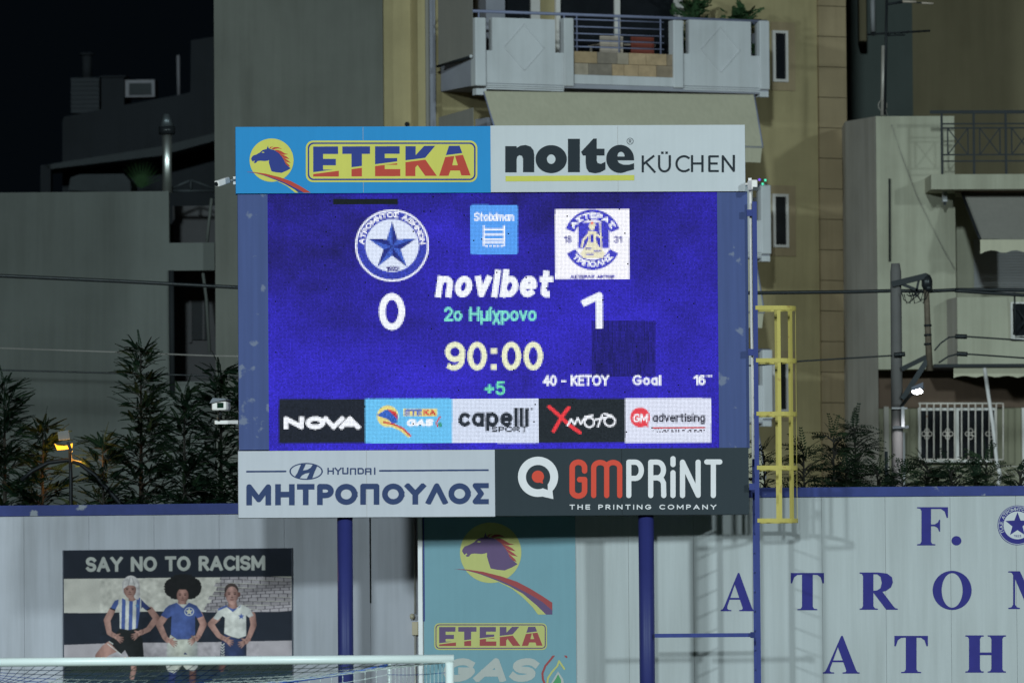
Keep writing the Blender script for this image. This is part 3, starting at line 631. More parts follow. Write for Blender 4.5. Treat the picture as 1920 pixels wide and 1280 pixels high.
# ------------------------------------------------------------------ LED picture, one small emitter per pixel
SCR = (503, 362, 1347.5, 842)
LWD, LHT = 336, 192
u0, z0, u1, z1 = BP.rect(SCR)
Q = 3; cv = Canvas(504, 362, 1346, 841, LWD*Q, LHT*Q)
cv.X = 504+(np.arange(LWD*Q)[None, :]+.5)*(842/LWD/Q)+np.zeros((LHT*Q, 1)); cv.Y = 364.5+(np.arange(LHT*Q)[:, None]+.5)*(477/LHT/Q)-(cv.X-504)*.0035
up = lambda a: np.repeat(np.repeat(a, Q, 0), Q, 1)
cv.X = cv.X+(cv.Y-602)*.0085*0.9
def E_(r, g, b): return np.array(lin((r, g, b)))
rng = np.random.default_rng(11)
def cloud(nx, ny):
    a = rng.random((ny+1, nx+1)); yy = np.linspace(0, ny-.001, LHT); xx = np.linspace(0, nx-.001, LWD)
    yi, xi = yy.astype(int), xx.astype(int); fy, fx_ = (yy-yi)[:, None], (xx-xi)[None]; fy = fy*fy*(3-2*fy); fx_ = fx_*fx_*(3-2*fx_)
    return (a[yi][:, xi]*(1-fx_)+a[yi][:, xi+1]*fx_)*(1-fy)+(a[yi+1][:, xi]*(1-fx_)+a[yi+1][:, xi+1]*fx_)*fy
cl = .5*cloud(5, 4)+.3*cloud(13, 8)+.2*cloud(40, 22)
top = np.clip((cv.Y[1::Q, 1::Q]-364)/477, 0, 1)
q = np.clip(.38+.95*(cl-.5)+.48*top, 0, 1.1)
base = E_(24, 18, 84)[None, None]*(1-q[..., None])+E_(51, 40, 198)[None, None]*q[..., None]
mod = rng.random((12, 7)); base *= (.94+.12*mod[np.minimum(np.arange(LHT)//16, 11)][:, np.minimum(np.arange(LWD)//48, 6)])[..., None]
cv.rgb = up(base)
wht, whd = E_(240, 244, 252), E_(60, 66, 180)
def F(m, c): cv.rgb[m] = c
# home crest
cx, cy = 735, 460.5
F(cv.mell(cx, cy, 69, 67), E_(235,240,252)); F(cv.mell(cx, cy, 65.5, 63.5), E_(52, 62, 172)); F(cv.mell(cx, cy, 50, 49), E_(216, 226, 246))
F(cv.mtext('ΑΤΡΟΜΗΤΟΣ ΑΘΗΝΩΝ', (0, 0, 150, 10.5), 2.5, warp=arcwarp(cx, cy, 52, 0, 150, -178, -2, 10.5)), wht)
st = star(cx, cy+2, 47, 17); F(cv.mpoly(st), E_(62, 92, 190))
for k in range(5):
    a, b = st[2*k], st[(2*k+1) % 10]; F(cv.mpoly([a, b, (cx, cy+2)]), E_(34, 44, 128))
F(cv.mtext('1923', (724, 499, 748, 508), 2.2), E_(60, 56, 130))
# sponsor tile
F(cv.mrect(881, 385, 970, 477, 4), E_(84, 156, 240)); F(cv.mtext('Stoiximan', (888, 399, 963, 415), 2.6, shear=.1), wht)
for yy in (431, 440, 449, 455): F(cv.mrect(907, yy-1.6, 943, yy+1.6), wht)
F(cv.mrect(905, 423, 908, 462), wht); F(cv.mrect(943, 423, 946, 462), wht); F(cv.mrect(909, 460, 942, 463) & ((cv.X % 7) < 4), wht)
# guest crest
F(cv.mrect(1040, 393, 1179, 523.5), E_(244, 244, 252)); gx, gy_ = 1110, 450
D = np.degrees(np.arctan2(cv.Y-gy_, cv.X-gx)); RR = np.hypot(cv.X-gx, (cv.Y-gy_)*.96)
ring = (RR < 54) & (RR > 36); F(ring & (D > -158) & (D < -22), E_(62, 62, 190)); F(ring & (D > 28) & (D < 152), E_(62, 62, 190))
F(cv.mtext('ΑΣΤΕΡΑΣ', (0,0,100,11), 3, warp=arcwarp(gx, gy_, 40, 0, 100, -150, -30, 11)), wht)
F(cv.mtext('ΤΡΙΠΟΛΗΣ', (0,0,100,11), 2.8, warp=lambda x, y: (gx+(39+y)*math.cos(R(140-100*x/100)), gy_+(39+y)*math.sin(R(140-100*x/100))*1.02)), wht)
F(cv.mtext('18', (1056, 443, 1071, 456), 2.4), E_(56,56,150)); F(cv.mtext('31', (1150, 443, 1165, 456), 2.4), E_(56,56,150))
F(cv.mrect(1083, 418, 1141, 466), E_(62,62,190))
ye_ = E_(230, 226, 196)
F(cv.mpoly([(1101,434),(1118,434),(1116,448),(1120,460),(1133,474),(1130,484),(1092,484),(1087,476),(1098,460),(1103,448)]), ye_)
F(cv.mell(1109, 426, 5.5, 6), ye_); F(cv.mpoly([(1102,424),(1110,415),(1118,424)]), ye_); F(cv.mstroke([[(1124,420),(1127,470)]], 2.6), ye_); F(cv.mstroke([[(1117,440),(1126,446)],[(1102,440),(1093,450),(1090,462)]], 4), ye_)
F(cv.mrect(1097, 465, 1108, 467.5) | cv.mrect(1112, 470, 1126, 472.5) | cv.mrect(1098, 476, 1112, 478.5) | cv.mrect(1106, 440, 1112, 455), E_(62,62,190)); F(cv.mell(1109, 419, 2.5, 3), E_(226,120,110))
F(cv.mtext('ΑΣΤΕΡΑΣ ΑΚΤΩΡ', (1068, 515.5, 1152, 522.5), 2.2), E_(86, 80, 170))
# text rows
lines = layout('novibet', (816, 505, 1036, 557), 11, .42, .16); F(cv.mstroke(lines, 11.2), wht)
F(cv.mtext('0', (710.5, 549, 759, 618), 12), wht); F(cv.mtext('1', (1090, 548, 1128.5, 616), 12.5), wht)
F(cv.mtext('2ο Ημίχρονο', (832, 575, 1005, 608), 4.6), E_(126, 222, 204))
for ch, a, b in (('9',834,871),('0',876,912),('0',940,976),('0',981,1017)): F(cv.mtext(ch, (a, 640, b, 693), 9.6), E_(232, 236, 202))
F(cv.mrect(919.5, 652, 931, 662) | cv.mrect(919.5, 682, 931, 692), E_(232, 236, 202))
F(cv.mtext('+', (908, 719, 926, 736), 4.6), E_(110, 220, 176)); F(cv.mtext('5', (929, 713, 946.5, 739), 4.2), E_(110, 220, 176))
# failing module
dead = cv.mrect(1108, 601, 1228, 705); stripe = up(rng.random((24, LWD))[np.arange(LHT)//8])
dim = (.42+.35*stripe)[..., None]*np.ones(3)
keep = cv.rgb.max(axis=2) < .75; cv.rgb[dead & keep] *= dim[dead & keep]*np.array([.8, .8, .72])
F(cv.mtext('40 - KETOY', (1017, 702, 1141, 722), 3.8), wht); F(cv.mtext('Goal', (1185, 702, 1238, 721), 3.6, gap=.36), wht); F(cv.mtext('16', (1299, 702, 1321, 721), 3.6), wht); F(cv.mtext('"', (1323, 702, 1333.5, 706), 2.2), wht)
# advertising tiles
tile = lambda a, b, c: F(cv.mrect(a, 745.5, b, 828), c)
tile(524, 685, E_(26, 30, 42)); tile(685, 847.5, E_(104, 190, 238)); tile(847.5, 1009, E_(208, 218, 238)); tile(1009, 1171, E_(30, 36, 42)); tile(1171, 1332, E_(216, 222, 240))
for ch, a, b in (('N',533,571),('O',574,610),('V',607,646),('A',637,676)): F(cv.mtext(ch, (a, 778, b, 802), 8.5), wht)
ry, bb = E_(226, 214, 130), E_(54, 98, 190); rdd = E_(200, 60, 64)
F(cv.mell(727, 778, 20, 20), ry); F(cv.mpoly([(707,776),(722,766),(735,767),(746,776),(745,790),(736,792),(728,784),(716,780)]), bb); F(cv.mpoly([(726,764),(743,770),(746,784),(738,776)]), rdd)
F(cv.mstroke([[(716,790),(736,796),(752,803),(766,815)]], 5), ry); F(cv.mstroke([[(720,789),(738,793),(756,801),(769,814)]], 3.4), rdd)
F(cv.mrect(757, 764, 819, 778), ry); F(cv.mtext('ETE', (759, 765.5, 791, 777), 2.8), E_(90,110,190)); F(cv.mtext('KA', (794, 765.5, 817, 777), 2.8), rdd)
F(cv.mtext('GAS', (763, 783, 812, 797), 4.4, shear=.15), wht); F(cv.mstroke([[(825,779),(818,790),(820,797)]], 2.6), rdd); F(cv.mell(825, 794, 3.4, 4.6), E_(60,150,120))
dk_ = E_(34, 40, 50)
F(cv.mtext('capelli', (859, 763, 991, 806), 7.6, gap=.34), dk_); F(cv.mtext('SPORT', (921, 797, 988, 808), 2.6), dk_); F(cv.mell(996, 765, 2, 2), dk_)
F(cv.mstroke([[(1029,761),(1048,778),(1068,796),(1086,809)],[(1065,763),(1052,780),(1037,806)]], 6.5, 'round'), E_(228, 58, 66))
F(cv.mstroke([[(1063,796),(1070,784),(1076,794),(1082,782),(1088,793),(1094,783)],arc(1104,790,9,9,-160,190,16),[(1096,780),(1110,777)],[(1120,798),(1128,776)],[(1116,785),(1134,781)],arc(1142,788,10,9,-200,150,16),[(1132,774),(1146,778)]], 3.4, 'round'), wht)
F(cv.mell(1199, 781, 18.5, 18.5), E_(224, 66, 78)); F(cv.mpoly([(1203,794),(1214,800),(1214,786)]), E_(224,66,78)); F(cv.mtext('GM', (1186, 774, 1214, 790), 3, shear=.1), wht)
F(cv.mtext('advertising', (1222, 773, 1321, 794), 3.2, gap=.3), E_(52, 52, 66)); F(cv.mrect(1222, 799, 1321, 801.6), rdd); F(cv.mrect(1224, 803.5, 1320, 808) & up(rng.random((LHT, LWD)) < .5), E_(70,66,80))
# dead row and lone dead pixels
F(cv.mrect(624, 373.5, 745.5, 384), E_(14, 20, 22))
cv.rgb = cv.rgb.reshape(LHT, Q, LWD, Q, 3).mean(axis=(1, 3))
for _ in range(70): cv.rgb[rng.integers(0, LHT), rng.integers(0, LWD)] = 0
cv.rgb *= 1+rng.normal(0, .035, (LHT, LWD, 1))+np.where(cv.rgb.max(axis=2, keepdims=True) < .7, rng.normal(0, .14, (LHT, LWD, 1)), 0)
pn = MB(); pn.box(BP, u0, z0, u1, z1, -.298, -.03, mat('led_mask', (.012, .012, .014), .7, .1)); scr = pn.build('led_screen', sb)
grid_mesh('led_pixels', BP, -.027, np.clip(cv.rgb, 0, 2)/.77, (u0, z0, u1, z1), attr_mat('led_emitters', 1.0), scr, gapf=.88)

# ------------------------------------------------------------------ caged ladder
M_yel = mat('yellow_paint', alb(162, 162, 90), .6, .10, 3, .4, stain=(alb(150,140,80), .63, 6))
M_lad = mat('ladder_blue', alb(46, 60, 124), .6, .14, 3, .5)
LD = Plane(at(1417, 800, .05), 2.0)
ld = thing('access_ladder', LD.w(LD.loc(1421, 1300)[0], 0, -.28), 'blue fixed ladder with yellow safety cage at the right edge of scoreboard', 'ladder')
uL = LD.loc(1418.5, 800)[0]; zT = LD.loc(1415, 378)[1]
m = MB(); m.box(LD, uL-.035, 0, uL+.035, zT, -.03, .0, M_lad); m.build('stile', ld)
m = MB(); m.box(LD, uL-.035, 0, uL+.035, zT, -.60, -.57, M_lad); m.build('stile', ld)
z = .3
while z < zT-.1:
    m = MB(); m.tube([LD.w(uL, z, -.031), LD.w(uL, z, -.569)], .012, M_lad, 6); m.build('rung', ld); z += .3
def hoop_pt(t):                       # along the U: 0..1
    r, c, s0 = .30, .345, .345; L = 2*s0+math.pi*r; d = t*L
    if d < s0: return uL+.0+d, .0
    if d > L-s0: return uL+(L-d), -.60
    a = (d-s0)/r; return uL+c+r*math.sin(a), -.30+.30*math.cos(a)
for y in (576.5, 675, 775, 876, 975):
    zc = LD.loc(1455, y)[1]; m = MB(); N = 30
    for k in range(N):
        (a, oa), (b, ob) = hoop_pt(k/N), hoop_pt((k+1)/N)
        pa, pb = LD.w(a, zc, oa), LD.w(b, zc, ob); m.bar(pa, pb, .008, .062, M_yel)
    m.build('cage_hoop', ld)
zb, zt_ = LD.loc(1455, 979)[1], LD.loc(1455, 573)[1]
for t in (.22, .36, .5, .64, .78):
    (a, oa), (b, ob) = hoop_pt(t-.001), hoop_pt(t+.001); d = (LD.w(b,0,ob)-LD.w(a,0,oa)).normalized(); p = LD.w((a+b)/2, 0, (oa+ob)/2)
    inn = Vector((-d.y, d.x, 0)); c0 = LD.w(uL+.345, 0, -.30)
    if (c0-p).dot(inn) < 0: inn = -inn
    p = p+inn*.007; x, y_ = d*.026, inn*.005
    m = MB(); q = [p-x-y_*0, p+x, p+x+y_, p-x+y_]; m.hexa([Vector((k.x,k.y,zb)) for k in q]+[Vector((k.x,k.y,zt_)) for k in q], M_yel); m.build('cage_bar', ld)
for y in (399, 660, 912):
    zc = LD.loc(1410, y)[1]; m = MB(); m.box(LD, uL-.12, zc-.05, uL-.036, zc+.05, -.06, -.0, M_lad); m.build('wall_bracket', ld)
zc = LD.loc(1320, 1190)[1]; m = MB(); m.box(LD, LD.loc(1229, 1190)[0], zc-.03, uL-.036, zc+.03, -.22, -.16, M_lad); m.box(LD, uL-.11, zc-.045, uL-.036, zc+.045, -.24, -.14, M_lad); m.build('stay_bar', ld)

# ------------------------------------------------------------------ security cameras
M_wp = mat('white_plastic', alb(206, 218, 222), .35, .04, 3)
M_blk = mat('black_plastic', (.015, .016, .018), .3, .1)
M_glass = mat('lens_glass', (.01, .03, .018), .08, .1, spec=.6)
c1 = thing('security_camera', at(422, 345, .0), 'white bullet security camera pointing left at the top left sign panel', 'security camera')
m = MB(); a, b = at(406, 345, -.15), at(428, 337.5, .05); m.bar(a, b, .085, .095, M_wp); m.build('body', c1, bevel=.015)
m = MB(); m.tube([at(426, 338.5, .05), at(441, 338, .08)], .025, M_galv); m.bar(at(440.2, 331, .08), at(440.2, 346, .08), .03, .05, M_wp); m.build('mount', c1)
m = MB(); dd = (a-b).normalized(); m.tube([a+dd*.001, a+dd*.012], .034, M_blk, 12); m.build('lens', c1)
c2 = thing('security_camera', at(412, 795, -.05), 'white boxy security camera with hood on a horizontal arm left of scoreboard', 'security camera')
pc = Plane(at(410, 760, -.12), -12)
m = MB(); u_0, z_0, u_1, z_1 = pc.rect((396.5, 752, 424, 769)); m.box(pc, u_0, z_0, u_1, z_1, -.30, .0, M_wp); m.build('housing', c2, bevel=.025)
m = MB(); m.hexa([pc.w(u_0-.02,z_1-.03,.05), pc.w(u_1+.01,z_1+.02,.05), pc.w(u_1+.01,z_1+.02,-.32), pc.w(u_0-.02,z_1-.03,-.32), pc.w(u_0+.03,z_1+.05,.05), pc.w(u_1-.01,z_1+.04,.05), pc.w(u_1-.01,z_1+.04,-.32), pc.w(u_0+.03,z_1+.05,-.32)], mat('hood_grey', alb(96,108,120), .5, .05)); m.build('sun_hood', c2)
m = MB(); m.pbox(pc, (407, 754.5, 419, 764.5), .001, .008, M_glass); m.build('window', c2, bevel=.003)
m = MB(); m.tube([pc.hit(412.5, 769.5, -.1), pc.hit(410, 789, -.1)], .018, M_blk, 8); m.ball(pc.hit(413, 776, -.06), .03, .03, .03, M_blk); m.build('swivel', c2)
m = MB(); m.bar(at(402.5, 791.5, .0), at(446, 791, .06), .05, .055, M_wp); m.build('arm', c2)
c3 = thing('security_camera', at(1410, 352, .1), 'white bullet security camera facing the pitch beside the top right sign panel', 'security camera')
p3 = Plane(at(1415, 345, -.12), 14)
m = MB(); m.pbox(p3, (1409.5, 337, 1421, 356), -.26, 0, M_wp); m.build('body', c3, bevel=.02)
m = MB(); m.pbox(p3, (1412, 350.5, 1420.5, 357.5), .001, .012, M_blk); m.build('lens', c3)
m = MB(); m.bar(at(1406, 334, .15), at(1407.5, 358, .15), .04, .05, M_wp); m.bar(at(1398, 345, .15), at(1412, 345, .12), .03, .03, M_wp); m.build('mount', c3)
cc = MB(); cc.tube([at(1406.8, 358, .18), at(1408, 470, .18), at(1409.5, 620, .18), at(1411, 700, .2), at(1412, 860, .2)], .022, M_wp, 8); o = cc.build('cable_conduit', base=at(1412, 860, .2)); tag(o, 'white cable conduit running down between scoreboard and ladder', 'conduit')

# ------------------------------------------------------------------ goal
GY = -11.0
M_goal = mat('white_goal_paint', (.93, .93, .91), .30, .03, 2, spec=.5)
M_nw = mat('white_cord', (.75, .76, .74), .7, .08); M_nb = mat('blue_cord', alb(40, 84, 176), .7, .12)
pc_ = at(843, 1234.5, GY); gw = 7.44; hb_ = pc_.z
gl = thing('football_goal', (pc_.x-gw/2, GY, 0), 'white football goal with blue and white net in front of the wall', 'goal')
m = MB(); m.tube([(pc_.x-gw-.06, GY, hb_), (pc_.x+.06, GY, hb_)], .0615, M_goal, 24); m.build('crossbar', gl)
for x in (pc_.x, pc_.x-gw):
    m = MB(); m.tube([(x, GY, 0), (x, GY, hb_-.055)], .0605, M_goal, 24); m.build('post', gl)
DEP = 1.9
def back_z(t):                         # height of the rear rope along the goal, t 0..1 from right
    return hb_-.06-.34*(4*t*(1-t))**.9
def roof(t, s):                        # s 0 bar, 1 rear rope
    x = pc_.x-.05-(gw-.1)*t + (-.85 if t < .75 else -.85+1.7*(t-.75)*4)*s
    sag = .06*math.sin(math.pi*s)*(.3+.7*math.sin(math.pi*t))
    return Vector((x, GY+.02+DEP*s, (hb_-.055)*(1-s)+back_z(t)*s-sag))
def net_lines(grid, mb, m, r=.0042):
    for l in grid: mb.tube(l, r, m, 4, caps=False)
mw, mbn = MB(), MB(); mside = MB(); NT = 46
for k in range(NT+1):
    t = k/NT; blue = (t > .70) or (.40 < t < .52)
    (mbn if blue else mw).tube([roof(t+.012*s*0, s/8) for s in range(9)], .0045, M_nb if blue else M_nw, 4, caps=False)
for j in range(1, 7):
    s = j/7
    for t0, t1, blue in ((0, .40, False), (.40, .52, True), (.52, .70, False), (.70, 1, True)):
        n = max(4, int((t1-t0)*44)); (mbn if blue else mw).tube([roof(t0+(t1-t0)*k/n, s) for k in range(n+1)], .0045, M_nb if blue else M_nw, 4, caps=False)
for k in range(NT+1):                   # rear panel
    t = k/NT; p = roof(t, 1); blue = .16 < t < .26 or t > .7
    (mbn if blue else mw).tube([p+Vector((0, (p.z-z_)*.12, z_-p.z)) for z_ in (p.z, p.z*.6, p.z*.3, .02)], .0045, M_nb if blue else M_nw, 4, caps=False)
for j in range(1, 18):
    s = j/18
    mw.tube([roof(k/40, 1)+Vector((0, roof(k/40, 1).z*s*.12, -roof(k/40, 1).z*s)) for k in range(41)], .0042, M_nw, 4, caps=False)
for t in (0, 1):                        # side panels
    for k in range(1, 15):
        p = roof(t, k/15); mw.tube([p, Vector((p.x, p.y, .02))], .0042, M_nw, 4, caps=False)
    mside = MB()
    for j in range(1, 18): mside.tube([roof(t, s/6)*1+Vector((0,0,-roof(t, s/6).z*j/18)) for s in range(7)], .004, M_nb, 4, caps=False)
    mside.build('side_net', gl)
n1 = mw.build('white_net', gl); n2 = mbn.build('blue_net', gl)
m = MB(); m.tube([roof(k/40, 1) for k in range(41)], .024, M_nb, 6); m.build('edge_rope', gl)
m = MB(); q = roof(0, 1)
m.tube([(q.x+.02, q.y+.02, 0), (q.x+.02, q.y+.02, q.z), (q.x+.10, q.y-.10, q.z+.08)], .022, M_goal, 10); m.build('net_support', gl)
m = MB(); q = roof(1, 1); m.tube([(q.x-.02, q.y+.02, 0), (q.x-.02, q.y+.02, q.z), (q.x-.10, q.y-.10, q.z+.08)], .022, M_goal, 10); m.build('net_support', gl)

# ================================================================== BUILDINGS
# --- yellow apartment block
M_yw = mat('yellow_render', alb(114, 116, 90, 0.624), .8, .12, .8, .15, bump=.15, drips=0.45)
M_bc = mat('beige_cladding', alb(108, 106, 86, 0.624), .8, .10, 1.2, .15, bump=.15, drips=0.50)
M_bal = mat('white_render', alb(140, 156, 164, 0.665), .75, .07, 1.2, .18, bump=.1, drips=0.35)
M_slab = mat('grey_slab', alb(104, 116, 128, 0.665), .8, .1, 1.5)
M_gl = mat('dark_glass', (.012, .013, .016), .12, .2, spec=.5)
M_fr = mat('white_window_frame', alb(150, 162, 164, 0.706), .4, .06)
M_awn = mat('beige_canvas', alb(128, 138, 125, 0.665), .85, .08, 2, .5)
M_awg = mat('grey_canvas', alb(100, 108, 106, 0.806), .85, .08, 2, .5)
M_rail = mat('rail_paint', alb(90, 104, 130, 0.706), .4, .1)
M_stn = [mat('stone_tile', alb(*c, 0.665), .7, .2, 6, bump=.2) for c in ((116,110,88),(98,96,84),(112,114,104),(124,117,95),(90,92,86))]
ub0, ub1 = YB.loc(719, 300)[0], YB.loc(1586, 300)[0]
yb = thing('apartment_building', YB.w((ub0+ub1)/2, 0, -4), 'yellow apartment block with white balconies and awnings behind the scoreboard', 'building')
ZT = 19
up = YB.loc(1535, 400)[0]
m = MB(); m.box(YB, ub0, 0, up, ZT, -6, 0, M_yw); m.build('wall', yb)
m = MB(); zz = 0.0; step = YB.loc(1560, 126)[1]-YB.loc(1560, 183)[1]
z_a = YB.loc(1560, 183)[1]
k0 = int(z_a/step)+1
for k in range(-k0, 14):
    a = max(0, z_a+k*step); b = z_a+(k+1)*step-.012
    if b > a: m.box(YB, up+.002, a, ub1, b, -6, .06, M_bc)
m.build('corner_cladding', yb)
fu = YB.loc(783, 100)[0]
for (r, o1, mm, nm) in (((783, -150, 797, 240), .25, M_yw, 'pier'), ((800, -150, 816, 240), .12, M_slab, 'recess_panel')):
    u0_, z0_, u1_, z1_ = YB.rect(r, o1); m = MB(); m.box(YB, u0_, 0, u1_, ZT, .001, o1, mm); m.build(nm, yb)
m = MB(); a = YB.loc(790, 200, .3)[0]; m.tube([YB.w(a+.16, .0, .2), YB.w(a+.16, ZT, .2)], .05, M_awg, 10); m.build('drain_pipe', yb)
m = MB(); p = YB.hit(764, 233, .03); m.tube([p, p+YB.n*-.06], .045, M_dark, 10); m.build('vent', yb)
for r in ((1447, 58, 1476, 154), (1447, 364, 1477, 464), (1447, 674, 1477, 772)):
    rec = MB(); u0_, z0_, u1_, z1_ = YB.rect(r)
    t_ = .10
    for q in ((u0_, z0_, u0_+t_*.6, z1_), (u1_-.05, z0_, u1_, z1_), (u0_+t_*.6, z0_, u1_-.05, z0_+.05), (u0_+t_*.6, z1_-.05, u1_-.05, z1_)): rec.box(YB, *q, .003, .05, M_fr)
    f = rec.build('window', yb)
    s_ = MB()
    for q in ((u0_-.02, z1_, u1_+.16, z1_+.16), (u1_, z0_-.0, u1_+.16, z1_), (u0_-.02, z0_-.16, u1_+.16, z0_)): s_.box(YB, *q, .001, .022, M_bc)
    s_.build('surround', f)
    gl_ = MB(); gl_.box(YB, u0_+t_*.6, z0_+.05, u1_-.05, z1_-.05, .002, .02, M_gl); gl_.build('pane', f)
BO = 1.55
def balcony(dz, furn):
    m = MB(); ua, ub = YB.loc(893, 160, BO)[0], YB.loc(1443, 166, BO)[0]; zs = YB.rect((893, 159, 1443, 166), BO)
    m.box(YB, ua, zs[1]+dz-.02, ub, zs[3]+dz+.06, .002, BO-.05, M_slab); b = m.build('balcony', yb)
    m = MB()
    for r in ((891.5, 33, 912, 161), (1058, 34, 1076.5, 162), (1263, 38, 1282, 165), (1425, 39, 1443.5, 168)): m.pbox(YB, r, BO-.22, BO, M_bal, dz); m.build('parapet_post', b, bevel=.02); m = MB()
    for lo, upr in (((912, 97, 1058, 158), (923, 35, 1041, 97)), ((1282, 103, 1425, 163), (1292.5, 39, 1408, 103))):
        m = MB(); l = YB.rect(lo, BO-.03); q = YB.rect(upr, BO-.03)
        m.box(YB, l[0]+.002, l[1]+dz, l[2]-.002, q[1]+dz-.0, BO-.18, BO-.03, M_bal); m.box(YB, q[0], q[1]+dz, q[2], q[3]+dz, BO-.18, BO-.03, M_bal)
        m.build('parapet_panel', b)
        m = MB(); cx_, cz_ = (q[0]+q[2])/2, (q[1]+q[3])/2+dz-.22
        pts = [YB.w(cx_, cz_+.42, BO-.026), YB.w(cx_+.40, cz_, BO-.026), YB.w(cx_, cz_-.42, BO-.026), YB.w(cx_-.40, cz_, BO-.026)]
        for k in range(4): m.bar(pts[k], pts[(k+1) % 4], .022, .014, M_bal, up=YB.n)
        m.build('diamond_relief', b)
        m = MB()
        for k in range(3): m.box(YB, l[0], l[1]+dz-.04-k*.035, l[2], l[1]+dz-.012-k*.035, BO-.17, BO-.03-.012*k, M_bal)
        m.build('cornice', b)
    m = MB(); l = YB.rect((1077, 99, 1263, 143), BO-.04); wz = (l[3]-l[1])/2; rr_ = random.Random(int(dz*10)+3); 
    for row in range(2):
        u = l[0]
        while u < l[2]-.02:
            wd = min(rr_.uniform(.22, .5), l[2]-u); m.box(YB, u+.004, l[1]+dz+row*wz+.004, u+wd-.004, l[1]+dz+(row+1)*wz-.004, BO-.16, BO-.04-rr_.uniform(0, .01), rr_.choice(M_stn)); u += wd
    m.build('stone_parapet', b)
    m = MB(); l2 = YB.rect((1077, 143, 1263, 160), BO-.03); m.box(YB, l2[0], l2[1]+dz, l2[2], l[1]+dz, BO-.17, BO-.03, M_bal); m.build('parapet_base', b)
    m = MB()
    z_t = YB.rect((893, 22, 1443, 38), BO); zt2 = (z_t[1]+z_t[3])/2+dz
    m.tube([YB.w(ua-.02, zt2, BO-.1), YB.w(ub, zt2, BO-.1)], .028, M_rail, 8)
    m.tube([YB.w(ub-.02, zt2, BO-.1), YB.w(ub-.02, zt2, .05)], .024, M_rail, 8); m.tube([YB.w(ua, zt2, BO-.1), YB.w(ua, zt2, .05)], .024, M_rail, 8)
    for x in (902, 1062, 1270, 1432): u = YB.loc(x, 30, BO)[0]; m.tube([YB.w(u, zt2-.16, BO-.1), YB.w(u, zt2, BO-.1)], .016, M_rail, 6)
    for y in (36.5, 50, 63, 75.5, 87.5): zr = YB.loc(1168, y+2, BO)[1]+dz; m.tube([YB.w(YB.loc(1081,60,BO)[0], zr, BO-.1), YB.w(YB.loc(1249,60,BO)[0], zr, BO-.1)], .013, M_rail, 6)
    for x in (1086, 1165, 1243): u = YB.loc(x, 60, BO)[0]; m.tube([YB.w(u, l[3]+dz-.02, BO-.1), YB.w(u, zt2, BO-.1)], .014, M_rail, 6)
    m.build('railing', b)
    m = MB(); m.pbox(YB, (893, 166, 912, 178), BO-.2, BO-.04, M_bal, dz-.0); m.build('awning_bracket', b); m = MB(); m.pbox(YB, (1425, 172, 1441, 182), BO-.2, BO-.04, M_bal, dz); m.build('awning_bracket', b)
    # side cheek
    m = MB(); m.box(YB, ua-.002, zs[1]+dz, ua+.12, YB.loc(895, 100, BO)[1]+dz, .003, BO-.222, M_slab); m.build('side_parapet', b); m = MB(); m.box(YB, ub-.12, zs[1]+dz, ub, YB.loc(1440, 60, BO)[1]+dz, .003, BO-.222, M_slab); m.build('side_parapet', b)
    # drop awning hung under the slab
    def sheet(c, mm, nm, th=.012):
        m = MB(); n = YB.n*-th; m.hexa([c[3], c[2], c[2]+n, c[3]+n, c[0], c[1], c[1]+n, c[0]+n], mm); return m.build(nm, b)
    dv = Vector((0, 0, dz))
    if furn == 'top': return b
    sheet([YB.hit(908, 171, BO-.03)+dv, YB.hit(1413, 178, BO-.03)+dv, YB.hit(1429, 276, BO+.55)+dv, YB.hit(935, 262, BO+.55)+dv], M_awn, 'awning')
    sheet([YB.hit(935, 263, BO+.56)+dv, YB.hit(1429, 277, BO+.56)+dv, YB.hit(1426, 305, BO+.56)+dv, YB.hit(936, 291, BO+.56)+dv], M_awn, 'awning_valance')
    m = MB(); m.tube([YB.hit(932, 262, BO+.55)+dv, YB.hit(1430, 276.5, BO+.55)+dv], .02, M_bal, 8)
    for (xa, ya, xb, yb_) in ((907, 172, 934, 262), (1414, 178, 1430, 276)): m.tube([YB.hit(xa, ya, BO-.05)+dv, YB.hit(xb, yb_, BO+.54)+dv], .016, M_rail, 6)
    m.build('awning_arm', b)
    # side curtain
    m = MB(); c = [YB.hit(822, 125, .3)+dv, YB.hit(886, 106, BO-.1)+dv]; top = 2.1
    m.hexa([c[0], c[1], c[1]+YB.x*.012, c[0]+YB.x*.012, c[0]+Vector((0,0,top)), c[1]+Vector((0,0,top)), c[1]+Vector((0,0,top))+YB.x*.012, c[0]+Vector((0,0,top))+YB.x*.012], M_awg); m.build('side_curtain', b)
    m = MB(); m.tube([c[0]-YB.x*.02, c[1]-YB.x*.02], .025, M_dark, 8); m.ball(c[1]-YB.x*.03, .035, .035, .035, M_bal, 8); m.build('curtain_bar', b)
    # glazed doors behind
    m = MB()
    zd0, zd1 = zs[3]+dz+.05, zs[3]+dz+2.45
    def strip(xa, xb, mm, o=.04): a_, b_ = YB.loc(xa, 60)[0], YB.loc(xb, 60)[0]; m.box(YB, a_, zd0, b_, zd1, .004, o, mm)
    for xa, xb in ((926, 941), (993, 1010), (1040, 1048), (1150, 1160), (1262, 1279)): strip(xa, xb, M_fr, .07)
    m.build('door_frame', b)
    m = MB()
    for xa, xb in ((941, 993), (1048, 1150), (1160, 1262)): strip(xa, xb, M_gl, .03)
    m.build('glass_door', b)
    m = MB(); strip(890, 925.5, M_slab, .5); m.build('dividing_pier', b)
    return b
STO = 3.03
for k in range(4): balcony(STO*(1-k), 'top' if k == 0 else '')
